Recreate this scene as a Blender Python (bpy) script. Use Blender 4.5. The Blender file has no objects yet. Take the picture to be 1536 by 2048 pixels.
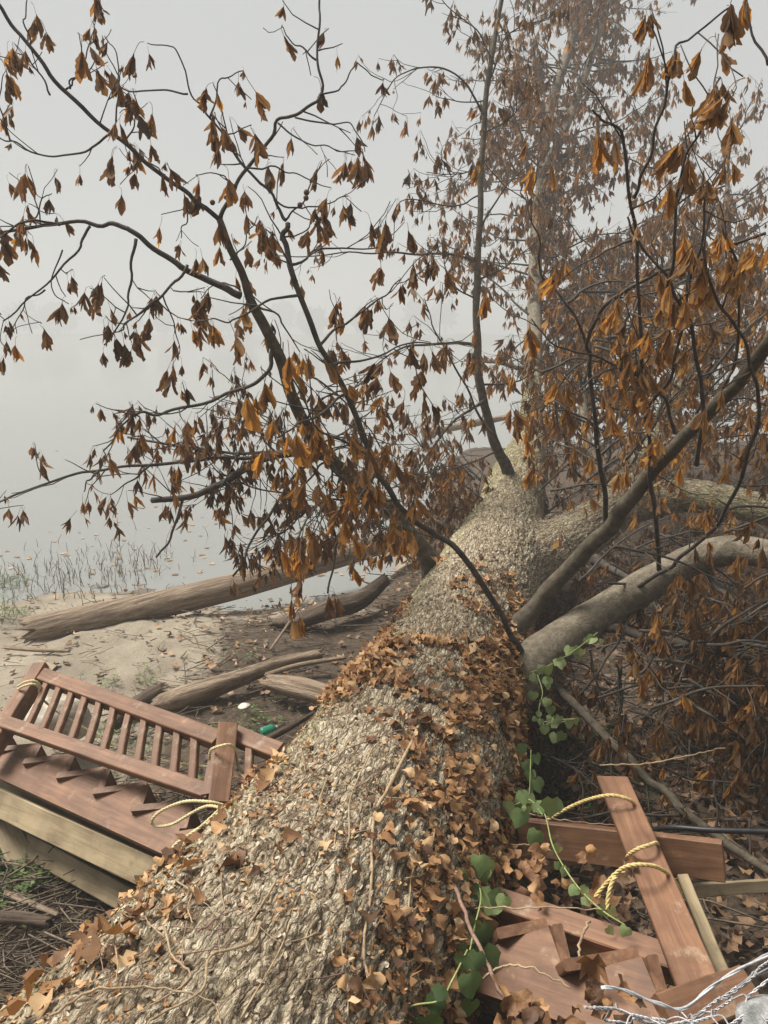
import bpy, math, random
import numpy as np
from mathutils import Vector, Matrix
from mathutils.bvhtree import BVHTree

random.seed(7)
rng = np.random.default_rng(7)
scene = bpy.context.scene
COL = scene.collection

# ------------------------------------------------------------------ camera
CAM_Z, PITCH, F = 2.9, math.radians(13.0), 1538.0      # F: focal length in photo pixels (1536 x 2048)
CP, SP = math.cos(PITCH), math.sin(PITCH)
cam_data = bpy.data.cameras.new('camera')
cam_data.sensor_fit = 'VERTICAL'
cam_data.sensor_height = 24.0
cam_data.lens = 24.0 * F / 2048.0
cam_data.clip_start = 0.02
cam_data.clip_end = 800
cam = bpy.data.objects.new('camera', cam_data)
cam.location = (0, 0, CAM_Z)
cam.rotation_euler = (math.radians(90) - PITCH, 0, 0)
COL.objects.link(cam)
scene.camera = cam

# ------------------------------------------------------------------ sky, sun, exposure
SUN_EL, SUN_AZ = math.radians(58), math.radians(-72)    # azimuth measured from +Y (ahead), negative = left
world = bpy.data.worlds.new('World')
scene.world = world
world.use_nodes = True
wn, wl = world.node_tree.nodes, world.node_tree.links
wn.clear()
w_out = wn.new('ShaderNodeOutputWorld')
w_bg = wn.new('ShaderNodeBackground')
w_sky = wn.new('ShaderNodeTexSky')
w_sky.sky_type = 'NISHITA'
w_sky.sun_disc = False
w_sky.sun_elevation = SUN_EL
w_sky.sun_rotation = SUN_AZ
w_sky.dust_density = 6.0
w_hs = wn.new('ShaderNodeHueSaturation')
w_hs.inputs['Value'].default_value = 0.72               # and the cloud holds light back
w_hs.inputs['Saturation'].default_value = 0.12          # overcast: the blue is gone
wl.new(w_sky.outputs[0], w_hs.inputs['Color'])
w_mix = wn.new('ShaderNodeMix')                         # a closed, even layer of fog cloud over the blue
w_mix.data_type = 'RGBA'
w_mix.inputs[0].default_value = 0.94
w_mix.inputs[7].default_value = (4.85, 4.98, 5.0, 1)
wl.new(w_hs.outputs[0], w_mix.inputs[6])
wl.new(w_mix.outputs[2], w_bg.inputs['Color'])
w_bg.inputs['Strength'].default_value = 0.052
wl.new(w_bg.outputs[0], w_out.inputs['Surface'])

sun_data = bpy.data.lights.new('sun', 'SUN')
sun_data.energy = 3.5
sun_data.angle = math.radians(25)
sun_data.color = (1.0, 0.95, 0.87)
sun = bpy.data.objects.new('sun', sun_data)
sd = Vector((math.sin(SUN_AZ) * math.cos(SUN_EL), math.cos(SUN_AZ) * math.cos(SUN_EL), math.sin(SUN_EL)))
sun.rotation_euler = sd.to_track_quat('Z', 'Y').to_euler()
sun.location = (-6, 6, 40)
COL.objects.link(sun)

vs = scene.view_settings
vs.view_transform = 'Standard'
vs.look = 'None'
vs.gamma = 1.0
vs.exposure = 1.3
scene.cycles.max_bounces = 5
scene.cycles.diffuse_bounces = 2
scene.cycles.glossy_bounces = 2
scene.cycles.transmission_bounces = 3
scene.cycles.volume_bounces = 2
scene.cycles.use_denoising = True

# ------------------------------------------------------------------ helpers
def P(x, y, d):
    """world point seen at photo pixel (x, y) at depth d along the optical axis"""
    X = (x - 768.0) / F * d
    yc = -(y - 1024.0) / F * d
    return np.array([X, d * CP + yc * SP, CAM_Z - d * SP + yc * CP])

def proj(p):
    p = np.asarray(p, float)
    q = p - np.array([0, 0, CAM_Z])
    d = q[..., 1] * CP - q[..., 2] * SP
    yc = q[..., 1] * SP + q[..., 2] * CP
    dd = np.where(np.abs(d) < 1e-6, 1e-6, d)
    return q[..., 0] / dd * F + 768, 1024 - yc / dd * F, d

def unit(v):
    v = np.asarray(v, float)
    return v / (np.linalg.norm(v) + 1e-12)

def hash3(i, j, k, seed):
    h = (i.astype(np.int64) * 374761393 + j.astype(np.int64) * 668265263 + k.astype(np.int64) * 2147483647 + seed * 974634777)
    h = (h ^ (h >> 13)) * 1274126177
    h = h & 0x7fffffff
    h = (h ^ (h >> 15)) * 2246822519 & 0x7fffffff
    return (h & 0xffffff) / float(0xffffff)

def vnoise(p, seed=0):
    """smooth value noise in 0..1 for an (n,3) array"""
    p = np.asarray(p, float)
    i = np.floor(p).astype(np.int64)
    f = p - i
    f = f * f * f * (f * (f * 6 - 15) + 10)
    r = 0
    for a in (0, 1):
        for b in (0, 1):
            for c in (0, 1):
                w = (f[:, 0] if a else 1 - f[:, 0]) * (f[:, 1] if b else 1 - f[:, 1]) * (f[:, 2] if c else 1 - f[:, 2])
                r = r + w * hash3(i[:, 0] + a, i[:, 1] + b, i[:, 2] + c, seed)
    return r

def fbm(p, seed=0, octv=4):
    r, a, t = 0, 0.5, 0
    p = np.asarray(p, float)
    for o in range(octv):
        r = r + a * vnoise(p * 2 ** o, seed + o * 17)
        t += a
        a *= 0.5
    return r / t

def smooth(a, b, x):
    t = np.clip((x - a) / (b - a), 0, 1)
    return t * t * (3 - 2 * t)

def spline(ctrl, n=8):
    """Catmull-Rom through the rows of ctrl (any number of columns)"""
    c = np.asarray(ctrl, float)
    if len(c) == 2:
        t = np.linspace(0, 1, n + 1)[:, None]
        return c[0] * (1 - t) + c[1] * t
    c = np.vstack([2 * c[0] - c[1], c, 2 * c[-1] - c[-2]])
    out = []
    for k in range(1, len(c) - 2):
        p0, p1, p2, p3 = c[k - 1:k + 3]
        t = np.linspace(0, 1, n, endpoint=False)[:, None]
        out.append(0.5 * (2 * p1 + (p2 - p0) * t + (2 * p0 - 5 * p1 + 4 * p2 - p3) * t ** 2 + (3 * p1 - p0 - 3 * p2 + p3) * t ** 3))
    out.append(c[-2][None])
    return np.vstack(out)

def frames(pts):
    t = np.gradient(pts, axis=0)
    t /= np.linalg.norm(t, axis=1)[:, None] + 1e-12
    n = np.zeros_like(t)
    a = np.array([0, 0, 1.0]) if abs(t[0, 2]) < 0.9 else np.array([1.0, 0, 0])
    v = unit(a - t[0] * a.dot(t[0]))
    for k in range(len(t)):
        v = unit(v - t[k] * v.dot(t[k]))
        n[k] = v
    return t, n, np.cross(t, n)

class MB:
    """collects geometry of one object"""
    def __init__(self):
        self.v, self.f, self.a, self.n, self.u = [], [], [], 0, {}
    def add(self, v, f, a=0.0, uv=None):
        v = np.asarray(v, float)
        if uv is not None: self.u[len(self.v)] = uv
        self.v.append(v)
        self.f.append((np.asarray(f, np.int64) + self.n))
        self.a.append(np.broadcast_to(np.asarray(a, float), (len(v),)))
        self.n += len(v)
    def tube(self, pts, rad, seg=6, a=0.0, rough=0.0):
        pts = np.asarray(pts, float)
        rad = np.broadcast_to(np.asarray(rad, float), (len(pts),))
        t, n, b = frames(pts)
        th = np.arange(seg) * 2 * math.pi / seg
        r = rad[:, None] * np.ones(seg)
        if rough:
            r = r * (1 + rough * (rng.random(r.shape) - 0.5))
        v = pts[:, None] + r[..., None] * (np.cos(th)[None, :, None] * n[:, None] + np.sin(th)[None, :, None] * b[:, None])
        m = len(pts)
        v = np.vstack([v.reshape(-1, 3), pts[0] - t[0] * rad[0] * 0.3, pts[-1] + t[-1] * rad[-1] * 0.5])
        i = np.arange(m - 1)[:, None] * seg
        j = np.arange(seg)[None]
        j2 = (j + 1) % seg
        q = np.stack([i + j, i + j2, i + seg + j2, i + seg + j], -1).reshape(-1, 4)
        j = np.arange(seg)
        j2 = (j + 1) % seg
        c0 = np.stack([j2, j, np.full(seg, m * seg), np.full(seg, m * seg)], -1)
        e = (m - 1) * seg
        c1 = np.stack([e + j, e + j2, np.full(seg, m * seg + 1), np.full(seg, m * seg + 1)], -1)
        self.add(v, np.vstack([q, c0, c1]), a)
    def mesh(self, name):
        v = np.vstack(self.v)
        a = np.concatenate(self.a)
        ls, tot = [], []
        for f in self.f:
            if f.shape[1] == 4:
                deg = f[:, 2] == f[:, 3]
                if deg.any():
                    m = np.ones(f.shape, bool)
                    m[deg, 3] = False
                    ls.append(f[m])
                    tot.append(np.where(deg, 3, 4))
                    continue
            ls.append(f.reshape(-1))
            tot.append(np.full(len(f), f.shape[1]))
        ls = np.concatenate(ls).astype(np.int32)
        tot = np.concatenate(tot).astype(np.int32)
        me = bpy.data.meshes.new(name)
        me.vertices.add(len(v))
        me.vertices.foreach_set('co', v.astype(np.float32).ravel())
        me.loops.add(len(ls))
        me.loops.foreach_set('vertex_index', ls)
        me.polygons.add(len(tot))
        me.polygons.foreach_set('loop_start', np.concatenate([[0], np.cumsum(tot)[:-1]]).astype(np.int32))
        me.polygons.foreach_set('loop_total', tot)
        at = me.attributes.new('tone', 'FLOAT', 'POINT')
        at.data.foreach_set('value', a.astype(np.float32))
        if self.u:
            uv = np.vstack([self.u.get(k, np.zeros((len(w), 2))) for k, w in enumerate(self.v)])
            at = me.attributes.new('luv', 'FLOAT2', 'POINT')
            at.data.foreach_set('vector', uv.astype(np.float32).ravel())
        me.update(calc_edges=True)
        return me
    def build(self, name, mat, parent=None, flat=False):
        return link(name, self.mesh(name), mat, parent, flat)

def link(name, me, mat, parent=None, flat=False, mw=None):
    if mat is not None and not len(me.materials):
        me.materials.append(mat)
    me.polygons.foreach_set('use_smooth', np.full(len(me.polygons), not flat))
    o = bpy.data.objects.new(name, me)
    COL.objects.link(o)
    put(o, parent, mw)
    return o

def put(o, parent=None, mw=None):
    mw = mw if mw is not None else Matrix.Identity(4)
    if parent is not None:
        o.parent = parent
        o.matrix_parent_inverse = Matrix.Identity(4)
        o.matrix_local = (Matrix.Translation(-Vector(BASE[parent.name])) if parent.name in BASE else WORLD[parent.name].inverted()) @ mw
    else:
        o.matrix_local = mw
    WORLD[o.name] = mw.copy()

BASE, WORLD = {}, {}
def thing(name, label, cat, base=(0, 0, 0), group=None):
    o = bpy.data.objects.new(name, None)
    o.empty_display_size = 0.1
    COL.objects.link(o)
    o.location = [float(c) for c in base]
    BASE[o.name] = tuple(float(c) for c in base)
    return tag(o, label, cat, group)

def tag(o, label=None, cat=None, group=None, kind=None):
    if label: o['label'] = label
    if cat: o['category'] = cat
    if group: o['group'] = group
    if kind: o['kind'] = kind
    return o

def mat4(x, y, z, o):
    m = Matrix.Identity(4)
    for k, c in enumerate((x, y, z, o)):
        for r in range(3):
            m[r][k] = float(c[r])
    return m

# ------------------------------------------------------------------ materials
def newmat(name):
    m = bpy.data.materials.new(name)
    m.use_nodes = True
    nt = m.node_tree
    nt.nodes.clear()
    out = nt.nodes.new('ShaderNodeOutputMaterial')
    bs = nt.nodes.new('ShaderNodeBsdfPrincipled')
    nt.links.new(bs.outputs[0], out.inputs[0])
    return m, nt, bs, out

def N(nt, t, **k):
    n = nt.nodes.new(t)
    for a, b in k.items():
        if a in n.inputs:
            n.inputs[a].default_value = b
        else:
            setattr(n, a, b)
    return n

def ramp(nt, fac, stops):
    r = nt.nodes.new('ShaderNodeValToRGB')
    el = r.color_ramp.elements
    while len(el) < len(stops):
        el.new(0.5)
    for e, (p, c) in zip(el, stops):
        e.position = p
        e.color = (*c, 1)
    nt.links.new(fac, r.inputs[0])
    return r.outputs[0]

def coords(nt, scale=(1, 1, 1), kind='Object'):
    tc = nt.nodes.new('ShaderNodeTexCoord')
    mp = nt.nodes.new('ShaderNodeMapping')
    mp.inputs['Scale'].default_value = scale
    nt.links.new(tc.outputs[kind], mp.inputs[0])
    return mp.outputs[0]

def noise(nt, vec, scale, detail=6, rough=0.6, dist=0.0):
    n = N(nt, 'ShaderNodeTexNoise', Scale=scale, Detail=detail, Roughness=rough, Distortion=dist)
    nt.links.new(vec, n.inputs['Vector'])
    return n.outputs['Fac']

def bump(nt, bs, h, strength=0.5, dist=0.01):
    b = N(nt, 'ShaderNodeBump', Strength=strength, Distance=dist)
    nt.links.new(h, b.inputs['Height'])
    nt.links.new(b.outputs[0], bs.inputs['Normal'])

def mixc(nt, fac, a, b, mode='MIX'):
    m = nt.nodes.new('ShaderNodeMix')
    m.data_type = 'RGBA'
    m.blend_type = mode
    for s, v in ((m.inputs[0], fac), (m.inputs[6], a), (m.inputs[7], b)):
        if isinstance(v, (int, float)):
            s.default_value = v
        elif isinstance(v, tuple):
            s.default_value = (*v, 1)
        else:
            nt.links.new(v, s)
    return m.outputs[2]

def math_n(nt, op, a, b=0.0):
    m = nt.nodes.new('ShaderNodeMath')
    m.operation = op
    for s, v in ((m.inputs[0], a), (m.inputs[1], b)):
        if isinstance(v, (int, float)):
            s.default_value = v
        else:
            nt.links.new(v, s)
    return m.outputs[0]

def attr(nt, name):
    a = nt.nodes.new('ShaderNodeAttribute')
    a.attribute_name = name
    return a.outputs['Fac']

def simple(name, stops, scale=8, rough=0.85, bstr=0.4, bdist=0.01, stretch=(1, 1, 1), detail=8, spec=0.3, metal=0.0, kind='Object'):
    m, nt, bs, out = newmat(name)
    v = coords(nt, stretch, kind)
    f = noise(nt, v, scale, detail)
    f2 = noise(nt, v, scale * 5.3, 5, 0.7)
    c = mixc(nt, 0.7, ramp(nt, f, stops), ramp(nt, f2, [(0.35, (0.58, 0.56, 0.54)), (0.6, (1.12, 1.12, 1.12))]), 'MULTIPLY')
    nt.links.new(c, bs.inputs['Base Color'])
    bs.inputs['Roughness'].default_value = rough
    bs.inputs['Specular IOR Level'].default_value = spec
    bs.inputs['Metallic'].default_value = metal
    bump(nt, bs, math_n(nt, 'ADD', f, math_n(nt, 'MULTIPLY', f2, 0.5)), bstr, bdist)
    return m

def leaf_mat(name, stops, trans=0.35, vein=90.0, ribs=False):
    m, nt, bs, out = newmat(name)
    oi = nt.nodes.new('ShaderNodeObjectInfo')
    sep = nt.nodes.new('ShaderNodeSeparateColor')
    nt.links.new(oi.outputs['Color'], sep.inputs[0])
    base = math_n(nt, 'ADD', attr(nt, 'tone'), sep.outputs[0])
    v = coords(nt)
    nf = noise(nt, v, 30, 6, 0.7)
    fac = math_n(nt, 'ADD', base, math_n(nt, 'MULTIPLY', math_n(nt, 'SUBTRACT', nf, 0.5), 0.75))
    rib = None
    if ribs:
        a_ = nt.nodes.new('ShaderNodeAttribute')
        a_.attribute_name = 'luv'
        sx = nt.nodes.new('ShaderNodeSeparateXYZ')
        nt.links.new(a_.outputs['Vector'], sx.inputs[0])
        ph = math_n(nt, 'SUBTRACT', math_n(nt, 'MULTIPLY', sx.outputs[1], 80.0), math_n(nt, 'MULTIPLY', sx.outputs[0], 22.0))
        rib = math_n(nt, 'SINE', ph)
        fac = math_n(nt, 'ADD', fac, math_n(nt, 'MULTIPLY', rib, 0.045))
    c = ramp(nt, fac, stops)
    nt.links.new(c, bs.inputs['Base Color'])
    bs.inputs['Roughness'].default_value = 0.62
    bs.inputs['Specular IOR Level'].default_value = 0.35
    vn = noise(nt, v, vein, 3, 0.6)
    if rib is not None:
        vn = math_n(nt, 'ADD', vn, math_n(nt, 'MULTIPLY', rib, 0.35))
    bump(nt, bs, vn, 0.6, 0.004)
    tr = nt.nodes.new('ShaderNodeBsdfTranslucent')
    tc = mixc(nt, 1.0, c, (1.25, 1.0, 0.6), 'MULTIPLY')
    nt.links.new(tc, tr.inputs[0])
    mx = nt.nodes.new('ShaderNodeMixShader')
    mx.inputs[0].default_value = trans
    nt.links.new(bs.outputs[0], mx.inputs[1])
    nt.links.new(tr.outputs[0], mx.inputs[2])
    nt.links.new(mx.outputs[0], out.inputs[0])
    return m

def voro(nt, vec, scale, feature):
    n = nt.nodes.new('ShaderNodeTexVoronoi')
    n.feature = feature
    n.inputs['Scale'].default_value = scale
    nt.links.new(vec, n.inputs['Vector'])
    return n

def bark_material():
    m, nt, bs, out = newmat('rough_bark')
    v = coords(nt)
    ba = nt.nodes.new('ShaderNodeAttribute')
    ba.attribute_name = 'bk'
    wn_ = N(nt, 'ShaderNodeTexNoise', Scale=13.0, Detail=4.0, Roughness=0.6)
    nt.links.new(ba.outputs['Vector'], wn_.inputs['Vector'])
    sub = nt.nodes.new('ShaderNodeVectorMath'); sub.operation = 'SUBTRACT'; sub.inputs[1].default_value = (.5, .5, .5)
    nt.links.new(wn_.outputs['Color'], sub.inputs[0])
    scl = nt.nodes.new('ShaderNodeVectorMath'); scl.operation = 'SCALE'; scl.inputs['Scale'].default_value = 0.042
    nt.links.new(sub.outputs[0], scl.inputs[0])
    add = nt.nodes.new('ShaderNodeVectorMath'); add.operation = 'ADD'
    nt.links.new(ba.outputs['Vector'], add.inputs[0]); nt.links.new(scl.outputs[0], add.inputs[1])
    mp = nt.nodes.new('ShaderNodeMapping')
    mp.inputs['Scale'].default_value = (0.27, 1, 1)
    nt.links.new(add.outputs[0], mp.inputs[0])
    g = mp.outputs[0]
    e1 = voro(nt, g, 46, 'DISTANCE_TO_EDGE').outputs['Distance']
    f1 = voro(nt, g, 46, 'F1')
    f2 = voro(nt, g, 118, 'F1')
    e2 = voro(nt, g, 118, 'DISTANCE_TO_EDGE').outputs['Distance']
    n1 = noise(nt, v, 5, 8, 0.68, 0.3)
    n3 = noise(nt, g, 150, 5, 0.7, 0.5)
    s1 = nt.nodes.new('ShaderNodeSeparateColor'); nt.links.new(f1.outputs['Color'], s1.inputs[0])
    s2 = nt.nodes.new('ShaderNodeSeparateColor'); nt.links.new(f2.outputs['Color'], s2.inputs[0])
    cell = math_n(nt, 'ADD', math_n(nt, 'MULTIPLY', s1.outputs[0], 0.5), math_n(nt, 'MULTIPLY', s2.outputs[0], 0.5))
    cell = math_n(nt, 'ADD', cell, math_n(nt, 'MULTIPLY', math_n(nt, 'SUBTRACT', n1, 0.5), 0.9))
    c = ramp(nt, cell, [(0.10, (0.15, 0.11, 0.072)), (0.33, (0.30, 0.24, 0.165)), (0.55, (0.44, 0.37, 0.265)), (0.88, (0.60, 0.53, 0.40))])
    cr = ramp(nt, e1, [(0.0, (0.34, 0.29, 0.24)), (0.10, (1, 1, 1))])
    c = mixc(nt, 0.9, c, cr, 'MULTIPLY')
    cr2 = ramp(nt, e2, [(0.0, (0.60, 0.56, 0.52)), (0.10, (1, 1, 1))])
    c = mixc(nt, 0.8, c, cr2, 'MULTIPLY')
    gr = ramp(nt, n3, [(0.35, (0.72, 0.70, 0.68)), (0.6, (1.05, 1.05, 1.04))])
    c = mixc(nt, 0.8, c, gr, 'MULTIPLY')
    mo = math_n(nt, 'MULTIPLY', attr(nt, 'moss'), ramp(nt, noise(nt, v, 14, 6), [(0.40, (0, 0, 0)), (0.6, (1, 1, 1))]))
    c = mixc(nt, mo, c, (0.26, 0.27, 0.11))
    nt.links.new(c, bs.inputs['Base Color'])
    bs.inputs['Roughness'].default_value = 0.92
    bs.inputs['Specular IOR Level'].default_value = 0.2
    r1 = ramp(nt, e1, [(0.0, (0, 0, 0)), (0.22, (1, 1, 1))])
    r2 = ramp(nt, e2, [(0.0, (0, 0, 0)), (0.25, (1, 1, 1))])
    h = math_n(nt, 'ADD', math_n(nt, 'MULTIPLY', r1, 0.5), math_n(nt, 'MULTIPLY', s1.outputs[1], 0.8))
    h = math_n(nt, 'ADD', h, math_n(nt, 'MULTIPLY', math_n(nt, 'ADD', math_n(nt, 'MULTIPLY', r2, 0.5), s2.outputs[1]), 0.35))
    h = math_n(nt, 'ADD', h, math_n(nt, 'MULTIPLY', n3, 0.5))
    bump(nt, bs, h, 1.0, 0.018)
    return m

def stained(name, stops, worn=None):
    m, nt, bs, out = newmat(name)
    v = coords(nt, (1.0, 14, 14))
    g = noise(nt, v, 2.6, 8, 0.62, 0.6)
    c = ramp(nt, g, stops)
    pv = coords(nt)
    blot = ramp(nt, noise(nt, pv, 3.5, 6, 0.6), [(0.33, (0.45, 0.42, 0.40)), (0.60, (1, 1, 1))])
    c = mixc(nt, 0.85, c, blot, 'MULTIPLY')
    mud = ramp(nt, noise(nt, pv, 9, 9, 0.75), [(0.57, (0, 0, 0)), (0.70, (0.75, 0.75, 0.75))])
    c = mixc(nt, mud, c, worn or (0.33, 0.24, 0.15))
    nt.links.new(c, bs.inputs['Base Color'])
    bs.inputs['Roughness'].default_value = 0.6
    bs.inputs['Specular IOR Level'].default_value = 0.35
    bump(nt, bs, g, 0.35, 0.004)
    return m

M = {}
M['bark'] = bark_material()
M['flake'] = leaf_mat('bark_chip', [(0.0, (0.12, 0.085, 0.055)), (0.35, (0.30, 0.235, 0.16)), (0.65, (0.48, 0.405, 0.29)), (1.0, (0.66, 0.58, 0.44))], 0.03)
M['limb'] = simple('limb_bark', [(0.3, (0.09, 0.074, 0.052)), (0.5, (0.16, 0.135, 0.098)), (0.75, (0.26, 0.225, 0.165))], 16, 0.88, 1.0, 0.016)
M['bough'] = simple('bough_bark', [(0.3, (0.042, 0.034, 0.024)), (0.5, (0.085, 0.070, 0.048)), (0.75, (0.155, 0.13, 0.092))], 18, 0.85, 0.8, 0.01)
M['branch'] = simple('branch_bark', [(0.3, (0.028, 0.024, 0.02)), (0.55, (0.065, 0.054, 0.043)), (0.8, (0.12, 0.10, 0.08))], 20, 0.8, 0.6, 0.006)
M['leaf'] = leaf_mat('withered_leaf', [(0.0, (0.10, 0.06, 0.036)), (0.3, (0.195, 0.115, 0.060)), (0.55, (0.32, 0.178, 0.066)), (0.8, (0.47, 0.255, 0.068)), (1.0, (0.60, 0.36, 0.11))], 0.5, ribs=True)
M['ivy_dead'] = leaf_mat('dry_ivy_leaf', [(0.0, (0.085, 0.043, 0.022)), (0.35, (0.23, 0.115, 0.048)), (0.65, (0.40, 0.22, 0.095)), (1.0, (0.54, 0.38, 0.21))], 0.18)
M['ivy_green'] = leaf_mat('green_ivy_leaf', [(0.0, (0.045, 0.085, 0.025)), (0.5, (0.14, 0.21, 0.07)), (1.0, (0.36, 0.44, 0.20))], 0.25)
M['litter'] = leaf_mat('leaf_litter', [(0.0, (0.05, 0.032, 0.02)), (0.4, (0.14, 0.085, 0.05)), (0.7, (0.26, 0.15, 0.075)), (1.0, (0.42, 0.28, 0.17))], 0.1)
M['twig'] = simple('dry_twig', [(0.25, (0.05, 0.038, 0.027)), (0.5, (0.13, 0.10, 0.072)), (0.8, (0.30, 0.24, 0.17))], 5, 0.85, 0.4, 0.004)
M['vine'] = simple('vine_stem', [(0.3, (0.19, 0.13, 0.08)), (0.6, (0.37, 0.275, 0.17))], 22, 0.8, 0.5, 0.003)
M['vine_dark'] = simple('vine_stem_dark', [(0.3, (0.12, 0.07, 0.05)), (0.6, (0.26, 0.165, 0.125))], 22, 0.8, 0.5, 0.003)
M['vine_green'] = simple('vine_stem_green', [(0.3, (0.16, 0.20, 0.06)), (0.6, (0.30, 0.34, 0.13))], 22, 0.7, 0.3, 0.003)
M['drift'] = simple('driftwood', [(0.28, (0.10, 0.072, 0.052)), (0.5, (0.27, 0.20, 0.14)), (0.72, (0.44, 0.35, 0.26))], 4.0, 0.9, 1.0, 0.03, (0.4, 8, 8))
M['drift_dark'] = simple('wet_driftwood', [(0.25, (0.04, 0.03, 0.023)), (0.5, (0.10, 0.072, 0.052)), (0.75, (0.20, 0.15, 0.11))], 3.2, 0.9, 0.9, 0.03, (0.6, 7, 7))
M['stain'] = stained('stained_wood', [(0.25, (0.10, 0.047, 0.026)), (0.5, (0.185, 0.092, 0.049)), (0.75, (0.27, 0.146, 0.082))], (0.32, 0.24, 0.165))
M['pine'] = stained('bare_lumber', [(0.25, (0.19, 0.145, 0.085)), (0.5, (0.30, 0.235, 0.14)), (0.75, (0.40, 0.32, 0.20))], (0.12, 0.09, 0.06))
M['rope'] = simple('rope_fibre', [(0.3, (0.42, 0.31, 0.11)), (0.7, (0.66, 0.54, 0.26))], 60, 0.8, 0.5, 0.002)
M['rope_pale'] = simple('rope_fibre_pale', [(0.3, (0.48, 0.40, 0.20)), (0.7, (0.70, 0.62, 0.38))], 60, 0.8, 0.5, 0.002)
M['wire'] = simple('galvanised_wire', [(0.3, (0.30, 0.30, 0.31)), (0.7, (0.52, 0.52, 0.53))], 40, 0.55, 0.3, 0.001, metal=0.4)
M['stone'] = simple('grey_stone', [(0.3, (0.13, 0.135, 0.135)), (0.55, (0.27, 0.275, 0.27)), (0.75, (0.42, 0.42, 0.41))], 28, 0.9, 0.9, 0.01)
M['rock'] = simple('river_rock', [(0.3, (0.10, 0.095, 0.085)), (0.7, (0.24, 0.23, 0.21))], 6, 0.85, 0.5, 0.02)
M['hose'] = simple('black_plastic', [(0.3, (0.012, 0.012, 0.013)), (0.7, (0.03, 0.03, 0.032))], 10, 0.4, 0.1, 0.001)
M['sack'] = simple('dirty_white_plastic', [(0.35, (0.22, 0.18, 0.13)), (0.6, (0.55, 0.51, 0.43))], 6, 0.6, 0.4, 0.01)
M['grass'] = leaf_mat('weed_leaf', [(0.0, (0.03, 0.06, 0.012)), (0.5, (0.075, 0.13, 0.025)), (1.0, (0.16, 0.22, 0.06))], 0.25)
M['reed'] = simple('dead_reed', [(0.3, (0.06, 0.047, 0.032)), (0.7, (0.20, 0.155, 0.10))], 6, 0.85, 0.2, 0.003)
M['wood_far'] = simple('far_foliage', [(0.3, (0.03, 0.035, 0.025)), (0.7, (0.08, 0.075, 0.05))], 0.6, 0.9, 0.1, 0.05)
M['fruit'] = simple('husk', [(0.3, (0.06, 0.035, 0.02)), (0.7, (0.13, 0.08, 0.045))], 40, 0.7, 0.4, 0.003)

def ground_material():
    m, nt, bs, out = newmat('mud_and_soil')
    v = coords(nt)
    n1 = noise(nt, v, 1.6, 8, 0.65)
    n2 = noise(nt, v, 26, 8, 0.72)
    sand = ramp(nt, n1, [(0.3, (0.20, 0.165, 0.125)), (0.55, (0.285, 0.245, 0.185)), (0.75, (0.36, 0.315, 0.245))])
    soil = ramp(nt, n2, [(0.3, (0.035, 0.026, 0.018)), (0.55, (0.085, 0.06, 0.04)), (0.75, (0.15, 0.11, 0.075))])
    s = attr(nt, 'soil')
    sf = ramp(nt, math_n(nt, 'ADD', s, math_n(nt, 'MULTIPLY', math_n(nt, 'SUBTRACT', n2, 0.5), 1.0)), [(0.35, (0, 0, 0)), (0.65, (1, 1, 1))])
    c = mixc(nt, sf, sand, soil)
    spk = ramp(nt, noise(nt, v, 90, 4, 0.7), [(0.35, (0.55, 0.52, 0.5)), (0.55, (1, 1, 1))])
    c = mixc(nt, 0.6, c, spk, 'MULTIPLY')
    wet = attr(nt, 'wet')
    c = mixc(nt, wet, c, (0.085, 0.066, 0.047))
    nt.links.new(c, bs.inputs['Base Color'])
    bs.inputs['Specular IOR Level'].default_value = 0.3
    r = math_n(nt, 'SUBTRACT', 0.9, math_n(nt, 'MULTIPLY', wet, 0.45))
    nt.links.new(r, bs.inputs['Roughness'])
    bump(nt, bs, math_n(nt, 'ADD', n2, noise(nt, v, 6, 6, 0.6)), 0.7, 0.03)
    return m
M['ground'] = ground_material()

def water_material():
    m, nt, bs, out = newmat('river_water')
    bs.inputs['Base Color'].default_value = (0.19, 0.195, 0.185, 1)
    bs.inputs['Roughness'].default_value = 0.06
    bs.inputs['IOR'].default_value = 1.33
    bs.inputs['Specular IOR Level'].default_value = 0.5
    v = coords(nt, (1, 0.5, 1))
    bump(nt, bs, noise(nt, v, 5, 3, 0.5), 0.05, 0.03)
    return m
M['water'] = water_material()

# ------------------------------------------------------------------ ground, water
def shore(x):
    """y of the waterline: the beach on the left, the wooded spit on the right"""
    return 9.2 + 0.35 * np.sin(x * 1.3 + 0.6) + 12.5 * smooth(-0.4, 2.6, x) - 0.35 * smooth(-3, -6, x) * 3

def ground_z(x, y):
    x = np.asarray(x, float)
    y = np.asarray(y, float)
    p = np.stack([x, y, 0 * x], -1).reshape(-1, 3)
    n = (fbm(p * 0.55, 3, 4).reshape(x.shape) - 0.5)
    n2 = (fbm(p * 3.0, 9, 4).reshape(x.shape) - 0.5)
    n3 = (fbm(p * 11.0, 29, 3).reshape(x.shape) - 0.5)
    s = y - shore(x)
    z = 0.05 + 0.22 * n + 0.09 * n2 + 0.03 * n3
    z = z - 0.30 * smooth(-2.2, 0.6, s) - 1.0 * smooth(0.3, 5, s)
    z = z + 1.30 * smooth(2.15, 0.5, y)                                   # the bank the camera stands on
    z = z + 0.35 * smooth(0.6, 2.2, x) * smooth(9, 4, y) + 0.5 * smooth(3.5, 9, x) * smooth(26, 10, y)
    far = smooth(285, 310, y + 0.08 * x + 3 * n)
    z = z * (1 - far) + far * (3 + 2 * n)
    return z

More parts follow.
